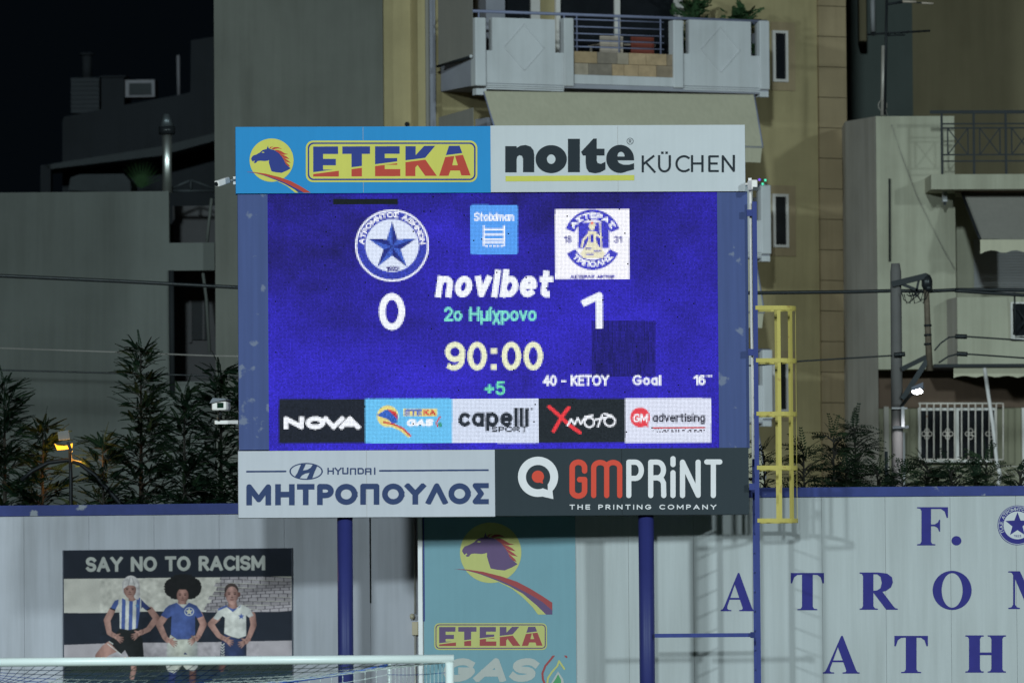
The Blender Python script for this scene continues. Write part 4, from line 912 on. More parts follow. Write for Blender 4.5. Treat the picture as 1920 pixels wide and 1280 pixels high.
# things standing on the middle (visible) balcony
floor_z = YB.rect((893, 159, 1443, 166), BO)[3]+.07
def bpt(px, off): return YB.w(YB.loc(px, 80, off)[0], floor_z, off)
M_or = mat('orange_plastic', alb(84, 44, 36, .70), .45, .1); M_cr = mat('cream_plastic', alb(118, 120, 114, .60), .45, .1)
def chair(px, off, mm, label):
    p = bpt(px, off); t = thing('balcony_chair', p, label, 'chair', None)
    X_, N_ = YB.x, YB.n
    def bxx(nm, u0, u1, o0, o1, z0, z1):
        m = MB(); c = lambda u, o, z: p+X_*u+N_*o+Vector((0,0,z))
        m.hexa([c(u0,o1,z0), c(u1,o1,z0), c(u1,o0,z0), c(u0,o0,z0), c(u0,o1,z1), c(u1,o1,z1), c(u1,o0,z1), c(u0,o0,z1)], mm); m.build(nm, t)
    bxx('seat', -.23, .23, -.22, .22, .42, .46); bxx('backrest', -.23, .23, .19, .22, .461, .85)
    for a in (-.2, .2):
        for b in (-.19, .17): bxx('leg', a-.02, a+.02, b-.02, b+.02, 0, .419)
chair(1137, .95, M_cr, 'cream plastic chair on the balcony behind the thin horizontal rails')
chair(1195, .95, M_or, 'orange plastic chair on the balcony next to the cream chair')
t = thing('balcony_table', bpt(1165, .55), 'small cream table behind the two plastic balcony chairs', 'table'); p = bpt(1165, .55)
m = MB(); c = lambda u, o, z: p+YB.x*u+YB.n*o+Vector((0,0,z)); m.hexa([c(-.55,.3,.72), c(.55,.3,.72), c(.55,-.3,.72), c(-.55,-.3,.72), c(-.55,.3,.75), c(.55,.3,.75), c(.55,-.3,.75), c(-.55,-.3,.75)], M_cr); m.build('table_top', t)
for a in (-.5, .5):
    for b in (-.25, .25): m = MB(); m.bar(c(a,b,0), c(a,b,.719), .04, .04, M_cr); m.build('leg', t)

# --- foliage helper
def leaf_mat(name, rgb, var=.35):
    m = mat(name, rgb, .9, var, 2.2, spec=.05); return m
M_leafd = leaf_mat('cypress_leaf', (.009, .020, .011)); M_leaf2 = leaf_mat('cypress_leaf_light', (.016, .030, .014)); M_leafr2 = leaf_mat('feather_leaf_light', (.030, .046, .022)); M_leafr = leaf_mat('feather_leaf', (.017, .029, .017)); M_bark = mat('bark', (.028, .024, .020), .9, .3, 6, bump=.3); M_leafp = leaf_mat('pot_leaf', (.035, .07, .03))
def frond(mb, p, d, L, n, lw, ll, m, rnd, droop=.5, ang=55):
    if rnd.random() < .33: m = {M_leafd: M_leaf2, M_leafr: M_leafr2}.get(m, m)
    d = d.normalized(); side = d.cross(Vector((0,0,1))); side = side.normalized() if side.length > .05 else Vector((1,0,0))
    roll = rnd.uniform(-.7, .7); side = Matrix.Rotation(roll, 3, d) @ side
    q = Vector(p)
    for k in range(n):
        t = k/n; d2 = (d+Vector((0,0,-droop*t))).normalized(); q = q+d2*(L/n); sc = (1-.6*t)*(.55+.45*min(1, t*4+.3))
        for sg in (-1, 1):
            a = R(ang-20*t); v = d2*math.cos(a)+side*sg*math.sin(a)+Vector((0,0,-.15)); v = v.normalized()*ll*sc*rnd.uniform(.75, 1.2)
            up_ = v.cross(d2).normalized(); wv = v.cross(up_).normalized()*lw*.5
            b0 = q+d2*.0; mb.poly([b0, b0+v*.45+wv, b0+v, b0+v*.45-wv], m)
def conifer(base, h, rad, seed, label, name='cypress_tree', z0f=.30, dens=1.0, lean=0, tone=None, fr=None):
    rnd = random.Random(seed); base = Vector(base)
    t = thing(name, base, label, 'tree', 'dark conifers behind the grey wall')
    m = MB(); tip = base+Vector((lean, 0, h)); m.tube([base, base+Vector((lean*.3, .03, h*.5)), tip], .10, M_bark, 8, r1=.008); m.build('trunk', t)
    lm, cr = MB(), MB()
    nb = int(165*dens)
    for k in range(nb):
        f = z0f+(1-z0f)*(k+rnd.random())/nb; zc = h*f; prof = (1-f)**.75*(1.0+.35*math.sin(f*31+seed))+.03
        a = rnd.uniform(0, 2*math.pi); L = rad*prof*rnd.uniform(.45, 1.3)*(1+.45*math.sin(2*a+f*9+seed)+.25*math.sin(5*a-f*23))+.10
        p = base+Vector((lean*f, 0, zc)); d = Vector((math.cos(a), math.sin(a), rnd.uniform(.15, .75))).normalized()
        if d.y < 0: L = min(L, max(.15, (base.y-4.75)/-d.y))
        e = p+d*L*.9+Vector((0,0,-.10*L)); lm.tube([p, p+d*L*.5, e], .018*(1-f)+.006, M_bark, 5, r1=.004, caps=False)
        ns = max(4, int(L*16))
        for s in range(ns):
            u = .2+.8*(s+rnd.random())/ns; q = p+d*L*u; da = a+rnd.uniform(-1.1, 1.1)
            dd_ = Vector((math.cos(da), math.sin(da), rnd.uniform(-.1, .9)))
            frond(cr, q, dd_, rnd.uniform(.20, .42)*(1 if u < .8 else .8), 15, .022, .070, M_leafd, rnd, .35, 42)
        frond(cr, e, d+Vector((0,0,.3)), .34, 15, .022, .070, M_leafd, rnd, .3, 40)
    for k in range(5): frond(cr, tip+Vector((0,0,-.18*k)), Vector((rnd.uniform(-.5,.5), rnd.uniform(-.5,.5), 1)), .34, 14, .020, .06, M_leafd, rnd, .2, 40)
    lm.build('limbs', t); cr.build('crown', t); return t
def feather(base, h, rad, seed, label, name='feathery_shrub', bare=.35, n=46):
    rnd = random.Random(seed); base = Vector(base); t = thing(name, base, label, 'tree', 'feathery shrubs behind the white wall')
    tip = base+Vector((rnd.uniform(-.15,.15), 0, h)); m = MB(); m.tube([base, base.lerp(tip, .5)+Vector((rnd.uniform(-.06,.06), 0, 0)), tip], .05, M_bark, 8, r1=.01); m.build('trunk', t)
    lm, cr = MB(), MB()
    for k in range(n):
        f = bare+(1-bare)*(k+rnd.random())/n; a = rnd.uniform(0, 2*math.pi); L = 1.15*rad*(1.04-f)**.45*rnd.uniform(.35, 1.1)
        p = base.lerp(tip, f); d = Vector((math.cos(a), math.sin(a), rnd.uniform(.3, 1.1))).normalized()
        if d.y < 0: L = min(L, max(.15, (base.y-2.05)/-d.y))
        e = p+d*L
        lm.tube([p, p+d*L*.55+Vector((0,0,.02)), e], .016, M_bark, 5, r1=.005, caps=False)
        for s in range(max(4, int(L*15))):
            u = rnd.uniform(.2, 1); da = a+rnd.uniform(-1.3, 1.3)
            frond(cr, p+d*L*u, Vector((math.cos(da), math.sin(da), rnd.uniform(-.15, .8))), rnd.uniform(.22, .40), 8, .030, .095, M_leafr, rnd, .55, 62)
    for k in range(4): frond(cr, tip, Vector((rnd.uniform(-1,1), rnd.uniform(-1,1), .9)), .38, 9, .030, .095, M_leafr, rnd, .5, 60)
    lm.build('limbs', t); cr.build('crown', t); return t
# potted plants on the balcony
for px, off, hh, lb, sd in ((1300, .8, 1.95, 'leafy balcony plant spilling over the rail above right white panel', 5), (1352, .7, 1.25, 'low bushy balcony plant in middle of the right white panel', 9), (1388, .8, 1.65, 'spiky balcony plant near the right corner post', 7)):
    p = bpt(px, off); t = thing('potted_plant', p, lb, 'plant', 'plants on the balcony'); rnd = random.Random(sd)
    m = MB(); m.tube([p, p+Vector((0,0,.35))], .13, M_or, 12, r1=.17); m.build('pot', t)
    cr = MB()
    for k in range(120):
        z = rnd.uniform(.45, hh-.25); q = p+Vector((rnd.gauss(0,.13), rnd.gauss(0,.13), z)); frond(cr, q, Vector((rnd.uniform(-1,1), rnd.uniform(-1,1), rnd.uniform(.1,1))), .32, 6, .06, .12, M_leafp, rnd, .4, 50)
    m = MB(); m.tube([p+Vector((0,0,.3)), p+Vector((0,0,hh-.3))], .015, M_bark, 6); m.build('stem', t); cr.build('foliage', t)
# string lights
sl_ = thing('string_lights', YB.hit(1425, 335, BO-.2), 'small blue and green fairy lights on the lower balcony rail', 'string lights')
pts = [(1404,352),(1409,346),(1416,352),(1424,344),(1430,336),(1437,343)]
m = MB(); m.tube([YB.hit(x, y, BO+.05) for x, y in pts], .008, M_blk, 5); m.build('wire', sl_)
for k, (x, y) in enumerate(((1406,349),(1424,337),(1430,345),(1405,341),(1435,338))):
    m = MB(); m.ball(YB.hit(x, y, BO+.06), .022, .022, .022, glow('green_bulb', (.1,1,.6), 1.2) if k % 2 == 0 else glow('violet_bulb', (.25,.12,1), 1.2), 8); m.build('bulb', sl_)

# --- bare concrete flank left of it
M_con = mat('grey_plaster', alb(70, 79, 77, 0.725), .85, .14, .5, .18, bump=.1, drips=0.35)
gb = MB(); a, b = GB.loc(402, 200)[0], GB.loc(718.5, 200)[0]; gb.box(GB, a, 0, b, 19, -7, 0, M_con); o = gb.build('plain_building', base=GB.w((a+b)/2, 0)); tag(o, 'tall windowless grey plastered building flank above the left sign panel', 'building')

# --- low grey building on the left with openings
M_lgw = mat('grey_green_render', alb(62, 72, 72, 0.624), .85, .12, .5, .18, bump=.1, drips=0.35); M_lgi = mat('inner_wall', alb(56, 62, 66, 0.624), .85, .1, 1)
lb = thing('low_building', LB.w(LB.loc(180, 600)[0], 0), 'low grey building with two dark recesses left of the scoreboard', 'building')
def uz(r): return LB.rect(r)
m = MB(); zt1 = LB.loc(150, 360)[1]; uA, uB, uC = LB.loc(-400, 600)[0], LB.loc(317.5, 600)[0], LB.loc(403, 600)[0]
m.box(LB, uA, 0, uB, zt1, -.35, 0, M_lgw)
za_, zb_ = LB.loc(360, 455)[1], LB.loc(360, 507)[1]; zc_ = LB.loc(360, 715)[1]
m.box(LB, uB, zb_, uC, za_, -.35, 0, M_lgw); m.box(LB, uB, 0, uC, zc_, -.35, 0, M_lgw)
m.build('wall', lb)
m = MB(); m.box(LB, uB-.05, 0, uC+.5, LB.loc(360, 372)[1], -2.4, -2.0, M_lgi); m.build('recess_wall', lb)
m = MB(); m.box(LB, uB-.3, zc_-.2, uC+.5, zc_, -2.0, -.351, M_lgi); m.box(LB, uB-.3, za_-.1, uC+.5, za_, -2.0, -.351, M_lgi); m.build('recess_floor', lb)
m = MB(); w_ = LB.rect((360, 560, 392, 637), -2.0); m.box(LB, *w_, -1.999, -1.95, M_gl); f = m.build('window', lb)
m = MB(); m.box(LB, w_[0]-.05, w_[1]-.05, w_[0], w_[3]+.05, -1.999, -1.92, M_lgi); m.box(LB, w_[2]-.12, w_[1], w_[2]-.08, w_[3], -1.949, -1.93, M_lgi); m.build('window_frame', f)
m = MB(); m.tube([LB.hit(321, 507, .03), LB.hit(323, 738, .03)], .05, M_dark, 10); m.build('drain_pipe', lb)
m = MB(); m.box(LB, uA, 0, uC, 3, -7.0, -6.6, M_lgi); m.box(LB, uA, 3.0, uB-.31, zt1-.6, -7, -.36, M_lgi); m.build('roof_deck', lb)
m = MB(); m.tube([LB.hit(380, 507, -.2), LB.hit(387, 560, -.2), LB.hit(393, 660, -.2)], .03, M_lgw, 6); m.build('hanging_cable', lb)
m = MB(); m.tube([LB.hit(397, 372, -.4), LB.hit(392, 415, -.4), LB.hit(388, 454, -.4)], .03, M_lgw, 6); m.build('hanging_cable', lb)
m = MB(); m.hexa([Vector(q) for q in ((-45,12.5,0),(-12.3,12.5,0),(-12.3,21.4,0),(-45,21.4,0),(-45,12.5,19),(-12.3,12.5,19),(-12.3,21.4,19),(-45,21.4,19))], M_lgw); m.build('shade_block', lb)  # unseen block, added to keep the left floodlight off part of this wall
# flue
fl = thing('chimney_flue', LB.hit(314, 360, -.2), 'shiny steel chimney flue with dark cap rising over the low grey roof', 'chimney')
M_st = mat('polished_steel', (.85, .84, .8), .42, .05, 4, metal=1.0)
m = MB(); m.tube([LB.hit(313.5, 362, -.2), LB.hit(313, 250, -.2)], .085, M_st, 20); m.build('pipe', fl)
m = MB(); m.tube([LB.hit(313, 252, -.2), LB.hit(313, 238, -.2)], .15, M_blk, 16); m.tube([LB.hit(313, 237.5, -.2), LB.hit(312, 214, -.2)], .13, mat('dull_steel', (.12,.13,.14), .4, .2, 5, metal=.6), 16, r1=.05); m.build('cowl', fl)
# pipe railing by flue
rl = thing('roof_truss', LB.hit(355, 360, -.4), 'dark pipe truss railing right of the shiny chimney flue', 'railing')
m = MB(); M_drk = mat('dark_metal', (.03,.033,.037), .6, .2)
for a, b in (((318, 358), (402, 358)), ((320, 354), (358, 338)), ((358, 338), (402, 354)), ((358, 338), (358, 358)), ((318, 350), (318, 361))): m.tube([LB.hit(*a, -.4), LB.hit(*b, -.4)], .03, M_drk, 6)
m.build('bars', rl)

# --- dark terraced building far left with roof clutter
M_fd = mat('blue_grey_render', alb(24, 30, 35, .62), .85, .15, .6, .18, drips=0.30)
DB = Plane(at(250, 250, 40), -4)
db = thing('terrace_building', DB.w(DB.loc(250, 300)[0], 0), 'dim blue grey terraced building with sloping parapet above the low roof', 'building')
def prism(pl, pts, o0, o1, m_): 
    m = MB(); n = len(pts); F_ = [pl.hit(x, y, o1) for x, y in pts]; B_ = [p+pl.n*(o0-o1) for p in F_]
    m.poly(F_, m_); m.poly(B_[::-1], m_)
    for k in range(n): m.poly([F_[k], B_[k], B_[(k+1) % n], F_[(k+1) % n]], m_)
    return m
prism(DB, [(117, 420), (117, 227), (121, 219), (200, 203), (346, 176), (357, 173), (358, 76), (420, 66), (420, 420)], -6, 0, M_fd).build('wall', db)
prism(DB, [(86, 309), (300, 275), (410, 248), (410, 262), (300, 292), (86, 318)], .01, 1.2, M_drk).build('canopy', db)
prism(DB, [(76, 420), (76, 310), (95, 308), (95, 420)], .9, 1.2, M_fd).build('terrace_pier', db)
tk = thing('water_tank', DB.hit(161, 208, -1.2), 'dark ribbed water tank standing on the dim terraced roof', 'water tank')
m = MB(); 
for k in range(8): m.pbox(DB, (133, 146+k*8.3, 186, 153.6+k*8.3), -2.4, -1.0, mat('tank_plastic', (.02,.022,.028), .6, .1) if k == 0 else m.mats[0])
m.build('body', tk)
m = MB(); m.tube([DB.hit(163, 147, -1.5), DB.hit(163, 104, -1.5)], .10, M_fd, 10); m.tube([DB.hit(163, 104, -1.5), DB.hit(163, 100, -1.5)], .15, M_fd, 10); m.build('vent_pipe', tk)
sh = MB(); sh.pbox(DB, (190, 145, 233, 206), -2.2, -1.0, M_fd); sh.pbox(DB, (187, 142, 236, 145), -2.3, -.95, M_fd); o = sh.build('roof_shed', base=DB.hit(211, 204, -1.2)); tag(o, 'small dark shed between the ribbed tank and the air conditioner', 'shed')
ac = thing('air_conditioner', DB.hit(262, 182, -1.0), 'pale framed air conditioner unit on the dim terraced roof', 'air conditioner')
m = MB(); M_ac = mat('ac_white', alb(60,66,72,.30), .5, .1); m.pbox(DB, (235, 150, 290, 182), -1.6, -1.0, M_ac); m.build('case', ac)
m = MB(); m.pbox(DB, (242, 156, 284, 178), -.999, -.97, M_drk); m.build('grille', ac)
po = MB(); po.tube([DB.hit(335, 180, -1), DB.hit(334, 104, -1)], .035, M_ac, 8); o = po.build('roof_pole', base=DB.hit(335, 180, -1)); tag(o, 'thin pale pole on the dim terraced roof left of the tall block', 'pole')
ag = thing('potted_agave', DB.hit(265, 352, 1.5), 'spiky agave plant on the dark terrace under the canopy', 'plant')
m = MB(); q = DB.hit(265, 352, 1.5)
for k in range(14): a = -1.2+2.4*k/13; e = q+Vector((math.sin(a)*.5, .1*math.cos(k), math.cos(a)*.6)); m.poly([q+Vector((-.03,0,0)), q+Vector((.03,0,0)), e], M_leafp)
m.build('leaves', ag)
ts = prism(DB, [(128, 357), (132, 333), (150, 327), (232, 326), (244, 340), (246, 362)], 1.4, 2.6, M_drk).build('covered_lounge', base=DB.hit(190, 357, 2)); tag(ts, 'dark covered lounge seat on the terrace left of the agave', 'seat')

# --- cream house on the right
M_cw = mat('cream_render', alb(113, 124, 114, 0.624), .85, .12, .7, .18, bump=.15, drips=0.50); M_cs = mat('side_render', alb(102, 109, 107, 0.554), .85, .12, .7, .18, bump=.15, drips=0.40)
M_bw = mat('brown_render', alb(58, 53, 46, 0.554), .85, .15, .8, .3); M_ol = mat('olive_render', alb(86, 94, 82, 0.604), .85, .12, .7, .18, drips=0.60)
M_iron = mat('black_iron', (.012, .013, .016), .5, .2)
M_shut = mat('grey_shutter', alb(112, 124, 130, 0.624), .6, .08, ribs=0)
rh = thing('house', RH.w(RH.loc(1760, 600)[0], 0), 'cream rendered house with awnings and barred window right of ladder', 'house')
r_ = lambda x: RH.loc(x, 500)[0]
zroof = RH.loc(1700, 218)[1]; zbr = RH.loc(1700, 692)[1]; zbr2 = RH.loc(1750, 762)[1]
m = MB(); m.box(RH, r_(1645), zbr, r_(1792), zroof, -2.5, 0, M_cw); m.box(RH, r_(1792)+.001, zbr, r_(2300), RH.loc(1850, 350)[1], -2.5, -1.2, M_cw); m.build('wall', rh)
m = MB(); c = [RH.w(r_(1645)-.001, 0, -.01), RH.w(r_(1645)-.001, 0, -2.5), RH.hit(1588, 600, -2.5)]; 
pA, pB = RH.w(r_(1645)-.003, 0, 0), at(1588, 600, RH.p0.y+2.2); pB.z = 0
zt_a = zroof; zt_b = at(1588, 228, RH.p0.y+2.2).z
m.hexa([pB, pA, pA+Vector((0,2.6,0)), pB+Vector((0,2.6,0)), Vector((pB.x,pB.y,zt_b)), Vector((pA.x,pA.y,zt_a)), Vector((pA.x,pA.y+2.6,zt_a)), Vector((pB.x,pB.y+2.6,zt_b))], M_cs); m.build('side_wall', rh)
m = MB(); m.box(RH, r_(1650), zbr2, r_(2300), zbr-.001, -2.5, -.6, M_bw); m.build('brown_band', rh)
m = MB(); m.box(RH, r_(1645), 0, r_(2300), zbr2-.001, -2.5, -.62, M_ol); m.build('ground_floor_wall', rh)
# upper balcony slab, railing
m = MB(); s_ = RH.rect((1746, 326, 2300, 354), 1.1); m.box(RH, s_[0], s_[1], s_[2], s_[3], -1.2, 1.1, M_cw); bs = m.build('balcony_slab', rh)
rail = MB(); zt2, zt3, zt4, zb3, zb4 = [RH.loc(1840, y, 1.0)[1] for y in (210, 232, 240, 290, 302)]
def rl_(xa, xb, z, h=.04): rail.box(RH, RH.loc(xa, 250, 1.0)[0], z-h/2, RH.loc(xb, 250, 1.0)[0], z+h/2, .96, 1.0, M_iron)
rl_(1744, 2300, zt2, .06); rl_(1764, 2300, zt3, .025); rl_(1764, 2300, zt4, .025); rl_(1764, 2300, zb3, .025); rl_(1764, 2300, zb4, .025)
x = 1766
ks = 0
while x < 2300:
    u = RH.loc(x, 250, 1.0)[0]; rail.box(RH, u-.02, RH.rect((1764,326,1800,354),1.1)[3], u+.02, zt2, .965, .995, M_iron)
    if x+60 < 2300:
        for q in (x+11, x+49): u2 = RH.loc(q, 250, 1.0)[0]; rail.box(RH, u2-.012, zb3, u2+.012, zt4, .97, .99, M_iron)
        a, b = RH.loc(x+11, 250, 1.0)[0], RH.loc(x+49, 250, 1.0)[0]; rail.bar(RH.w(a, zb3, .98), RH.w(b, zt4, .98), .02, .02, M_iron); rail.bar(RH.w(a, zt4, .972), RH.w(b, zb3, .972), .012, .02, M_iron)
    x += 60
rail.build('iron_railing', rh)
# big awning
def sheet3(c, mm, nm, par, pl=RH, th=.012, base=None):
    m = MB(); n = pl.n*-th; m.hexa([c[3], c[2], c[2]+n, c[3]+n, c[0], c[1], c[1]+n, c[0]+n], mm); return m.build(nm, par)
m = MB()
aw = [RH.hit(1803, 361, .5), RH.hit(2250, 361, .5), RH.hit(2290, 448, 1.5), RH.hit(1838, 448, 1.5)]
sheet3(aw, M_awg, 'awning', rh)
m = MB(); n = 46; 
for k in range(n):
    xa, xb = 1838+(2290-1838)*k/n, 1838+(2290-1838)*(k+1)/n; f = lambda x: 476-7*abs(math.sin((x-1838)/22*math.pi/2))
    m.poly([RH.hit(xa, f(xa), 1.51), RH.hit(xb, f(xb), 1.51), RH.hit(xb, 449, 1.51), RH.hit(xa, 449, 1.51)], M_awn)
m.build('awning_valance', rh)
m = MB(); m.tube([RH.hit(1803, 360, .55), RH.hit(1834, 440, 1.45), RH.hit(1838, 449, 1.5)], .025, M_iron, 8); m.tube([RH.hit(1790, 358, .6), RH.hit(2250, 358, .6)], .035, M_bw, 8); m.build('awning_arm', rh)
m = MB(); u0_, z0_, u1_, z1_ = RH.rect((1826, 450, 2150, 548), -1.19)
k = z0_
while k < z1_: m.box(RH, u0_, k, u1_, k+.045, -1.198, -1.17, M_shut); k += .052
m.build('roller_shutter', rh)
m = MB(); m.pbox(RH, (1768, 353, 1776, 378), .3, .5, M_shut); m.pbox(RH, (1770, 378, 1774, 384), .35, .45, M_iron); m.build('lantern', rh)
# lower projecting box with window
m = MB(); lo = RH.rect((1795, 556, 2300, 682), .7); m.box(RH, lo[0], lo[1], lo[2], lo[3], -1.2, .7, M_cw); m.build('bay', rh)
m = MB(); pA, pB = RH.w(lo[0]-.004, 0, .69), at(1752, 620, RH.p0.y+.9); 
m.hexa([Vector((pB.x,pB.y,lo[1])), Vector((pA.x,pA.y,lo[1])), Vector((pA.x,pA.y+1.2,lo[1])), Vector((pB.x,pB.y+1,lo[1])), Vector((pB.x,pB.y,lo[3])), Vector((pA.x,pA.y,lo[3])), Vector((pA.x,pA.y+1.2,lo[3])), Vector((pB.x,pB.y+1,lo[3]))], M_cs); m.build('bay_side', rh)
m = MB(); m.pbox(RH, (1897, 568, 1960, 636), .701, .72, M_gl); f = m.build('window', rh)
m = MB()
for q in ((1895, 566, 1899, 638), (1899, 566, 1960, 569), (1899, 628, 1960, 638)): m.pbox(RH, q, .701, .76, M_fr)
m.build('window_frame', f)
m = MB()
m.tube([RH.hit(1902, 548, .9), RH.hit(1905, 630, .9)], .016, M_iron, 6); m.tube([RH.hit(1905, 575, .9), RH.hit(1940, 625, .9)], .014, M_iron, 6); m.tube([RH.hit(1905, 625, .9), RH.hit(1940, 575, .9)], .014, M_iron, 6); m.tube([RH.hit(1903, 628, .9), RH.hit(2000, 628, .9)], .016, M_iron, 6); m.build('window_grille', f)
m = MB(); q = RH.rect((1752, 681, 2300, 687), .9); m.box(RH, q[0], q[1], q[2], q[3], -1.2, .9, M_iron); m.build('canopy_edge', rh)
sheet3([RH.hit(1788, 688, .8), RH.hit(2300, 688, .8), RH.hit(2300, 700, 1.0), RH.hit(1788, 700, 1.0)], M_awn, 'small_awning', rh)
m = MB(); n = 60
for k in range(n):
    xa, xb = 1788+512*k/n, 1788+512*(k+1)/n; f = lambda x: 708-4*abs(math.sin((x-1788)/20*math.pi/2)); m.poly([RH.hit(xa, f(xa), 1.01), RH.hit(xb, f(xb), 1.01), RH.hit(xb, 700, 1.01), RH.hit(xa, 700, 1.01)], M_awn)
m.build('small_awning_valance', rh)
# barred window
m = MB(); m.pbox(RH, (1726, 770, 1868, 862), -.619, -.58, M_gl); wb = m.build('barred_window', rh)
m = MB()
for q in ((1722, 764, 1727, 864), (1865, 764, 1870, 864), (1727, 764, 1865, 769), (1791, 769, 1798, 864), (1735, 862, 1860, 868)): m.pbox(RH, q, -.578, -.54, M_fr)
m.build('window_frame', wb)
M_rust = mat('rusty_white_bar', alb(146, 154, 152, 0.665), .6, .15, 6, stain=(alb(104,86,70,.6), .66, 7))
m = MB()
for k in range(12): x = 1725+k*13; m.tube([RH.hit(x, 757, -.3), RH.hit(x, 862, -.3)], .014, M_rust, 6)
m.tube([RH.hit(1722, 756, -.3), RH.hit(1881, 756, -.3)], .016, M_rust, 6); m.tube([RH.hit(1722, 861, -.3), RH.hit(1881, 861, -.3)], .016, M_rust, 6); m.tube([RH.hit(1881, 756, -.3), RH.hit(1881, 861, -.3)], .016, M_rust, 6)
for c0 in (1738, 1777, 1820, 1858):
    for dx, dy in ((-6, 0), (6, 0), (0, -6), (0, 6)): m.tube([RH.hit(c0+dx+4*math.cos(a), 813+dy+4*math.sin(a), -.3) for a in np.linspace(0, 6.3, 10)], .008, M_rust, 4)
m.build('window_bars', wb)
m = MB(); m.pbox(RH, (1917, 764, 1980, 930), -.619, -.56, M_fr); m.build('door_frame', rh)
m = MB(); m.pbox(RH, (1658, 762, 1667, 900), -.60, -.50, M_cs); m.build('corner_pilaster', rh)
m = MB(); m.pbox(RH, (1679.5, 810, 1697, 915), -.61, -.55, M_shut); m.build('meter_door', rh)
pt = [RH.hit(1668, 335, .03), RH.hit(1668.5, 490, .03)]; m = MB(); m.tube(pt, .018, M_dark, 6); m.build('wall_cable', rh)
# support prop
pp = MB(); pp.tube([at(1846, 690, 19.5), at(1862, 800, 19.3), at(1869, 865, 19.1), at(1876, 893, 19.0), at(1868, 920, 19.0)], .035, mat('white_prop', alb(150,162,166,.66), .4, .1), 8); o = pp.build('awning_prop', base=at(1870, 920, 19)); tag(o, 'bent pale pole propping the small awning in front of barred window', 'pole')
# antenna
an = thing('roof_antenna', RH.w(RH.loc(1655, 218)[0], zroof, -1), 'television antenna mast on the corner of the cream house roof', 'antenna')
m = MB(); m.tube([RH.hit(1655.5, 217, -1), RH.hit(1657, 86, -1)], .045, M_galv, 8, r1=.04); m.tube([RH.hit(1659, 215, -.9), RH.hit(1663, -30, -.9)], .025, M_iron, 8); m.build('mast', an)
m = MB(); m.tube([RH.hit(1626, 65, -.9), RH.hit(1744, 58, -.9)], .02, M_iron, 6); m.tube([RH.hit(1660, 67, -.9), RH.hit(1697, 66, -.9)], .015, M_iron, 6)
for x in range(1630, 1745, 12): y = 65-(x-1626)*.06; p = RH.hit(x, y, -.9); m.tube([p-Vector((0,.22,0)), p+Vector((0,.22,0))], .008, M_iron, 5)
m.build('boom', an)
m = MB(); m.tube([RH.hit(1660, 9, -.9), RH.hit(1692, 4, -.9)], .025, M_iron, 6); m.tube([RH.hit(1692, 3, -.9), RH.hit(1718, 4, -.9)], .022, M_cr, 8); m.tube([RH.hit(1728, 6, -.9), RH.hit(1750, 7, -.9)], .018, M_cr, 8); m.tube([RH.hit(1712, 5, -.9), RH.hit(1750, 7, -.9)], .014, M_iron, 6); m.build('dipole', an)
m = MB(); m.tube([RH.hit(1655+8*math.cos(a)*(1-.0*a), 198+10*math.sin(a), -.95) for a in np.linspace(0, 9, 24)], .008, M_galv, 4); m.tube([RH.hit(1660, 205, -.9), RH.hit(1672, 235, .04), RH.hit(1690, 290, .04), RH.hit(1720, 370, .04), RH.hit(1770, 470, .04), RH.hit(1790, 505, .04)], .006, M_awg, 4); m.build('cable', an)

# --- taller buildings behind the house
M_bk = mat('drab_render', alb(69, 71, 57, 0.554), .9, .14, .4, .18, drips=0.30); M_bk2 = mat('slate_render', alb(40, 50, 50, 0.403), .9, .12, .6, .18)
B2 = Plane(at(1800, 150, 31), -4)
b2 = MB(); b2.box(B2, B2.loc(1711, 100)[0], 0, B2.loc(2400, 100)[0], 20, -6, 0, M_bk); o = b2.build('rear_building', base=B2.w(B2.loc(1850, 100)[0], 0)); tag(o, 'drab olive building wall rising behind the iron balcony railing', 'building')
B3 = Plane(at(1650, 100, 34), 0)
b3 = thing('rear_building', B3.w(B3.loc(1650, 100)[0], 0), 'dark slate building seen in gap between yellow block and olive wall', 'building')
m = MB(); m.box(B3, B3.loc(1560, 100)[0], 0, B3.loc(1725, 100)[0], 20, -4, 0, M_bk2); m.build('wall', b3)
m = MB(); u_ = B3.rect((1611, -60, 1624, 77), .8); m.box(B3, u_[0], u_[1], u_[2], 20, .001, .8, M_bk); m.build('chimney_stack', b3)
m = MB(); m.tube([B3.hit(1636, 0, .2), B3.hit(1637, 60, .2)], .05, M_shut, 6); m.build('vent_pipe', b3)

# ================================================================== STREET FURNITURE BEHIND THE WALL
PY = 14.0
M_pole = mat('concrete_pole', alb(72, 78, 80, .8), .8, .15, 3, .5, bump=.15)
up_ = thing('utility_pole', at(1683, 1000, PY)*1, 'concrete utility pole with iron crossarm in front of cream house', 'utility pole')
up_.location.z = 0; ORG[up_].z = 0; b_ = ORG[up_]
m = MB(); zt5 = at(1678, 494, PY).z; m.tube([(b_.x, PY, 0), (at(1680, 560, PY).x, PY, zt5-.15), (at(1679, 500, PY).x, PY, zt5)], .115, M_pole, 14, r1=.075); m.build('shaft', up_)
m = MB(); m.bar(at(1672, 533, PY-.12), at(1738, 517, PY-.12), .09, .10, M_iron); m.bar(at(1690, 532, PY-.12), at(1722, 545, PY-.12), .04, .05, M_iron); m.bar(at(1724, 520, PY-.12), at(1716, 555, PY-.12), .04, .04, M_iron); m.build('crossarm', up_)
m = MB(); m.bar(at(1690, 692, PY-.1), at(1737, 669, PY-.1), .06, .08, M_iron); m.bar(at(1692, 748, PY-.1), at(1738, 676, PY-.1), .08, .09, M_drk); m.build('brace', up_)
m = MB()
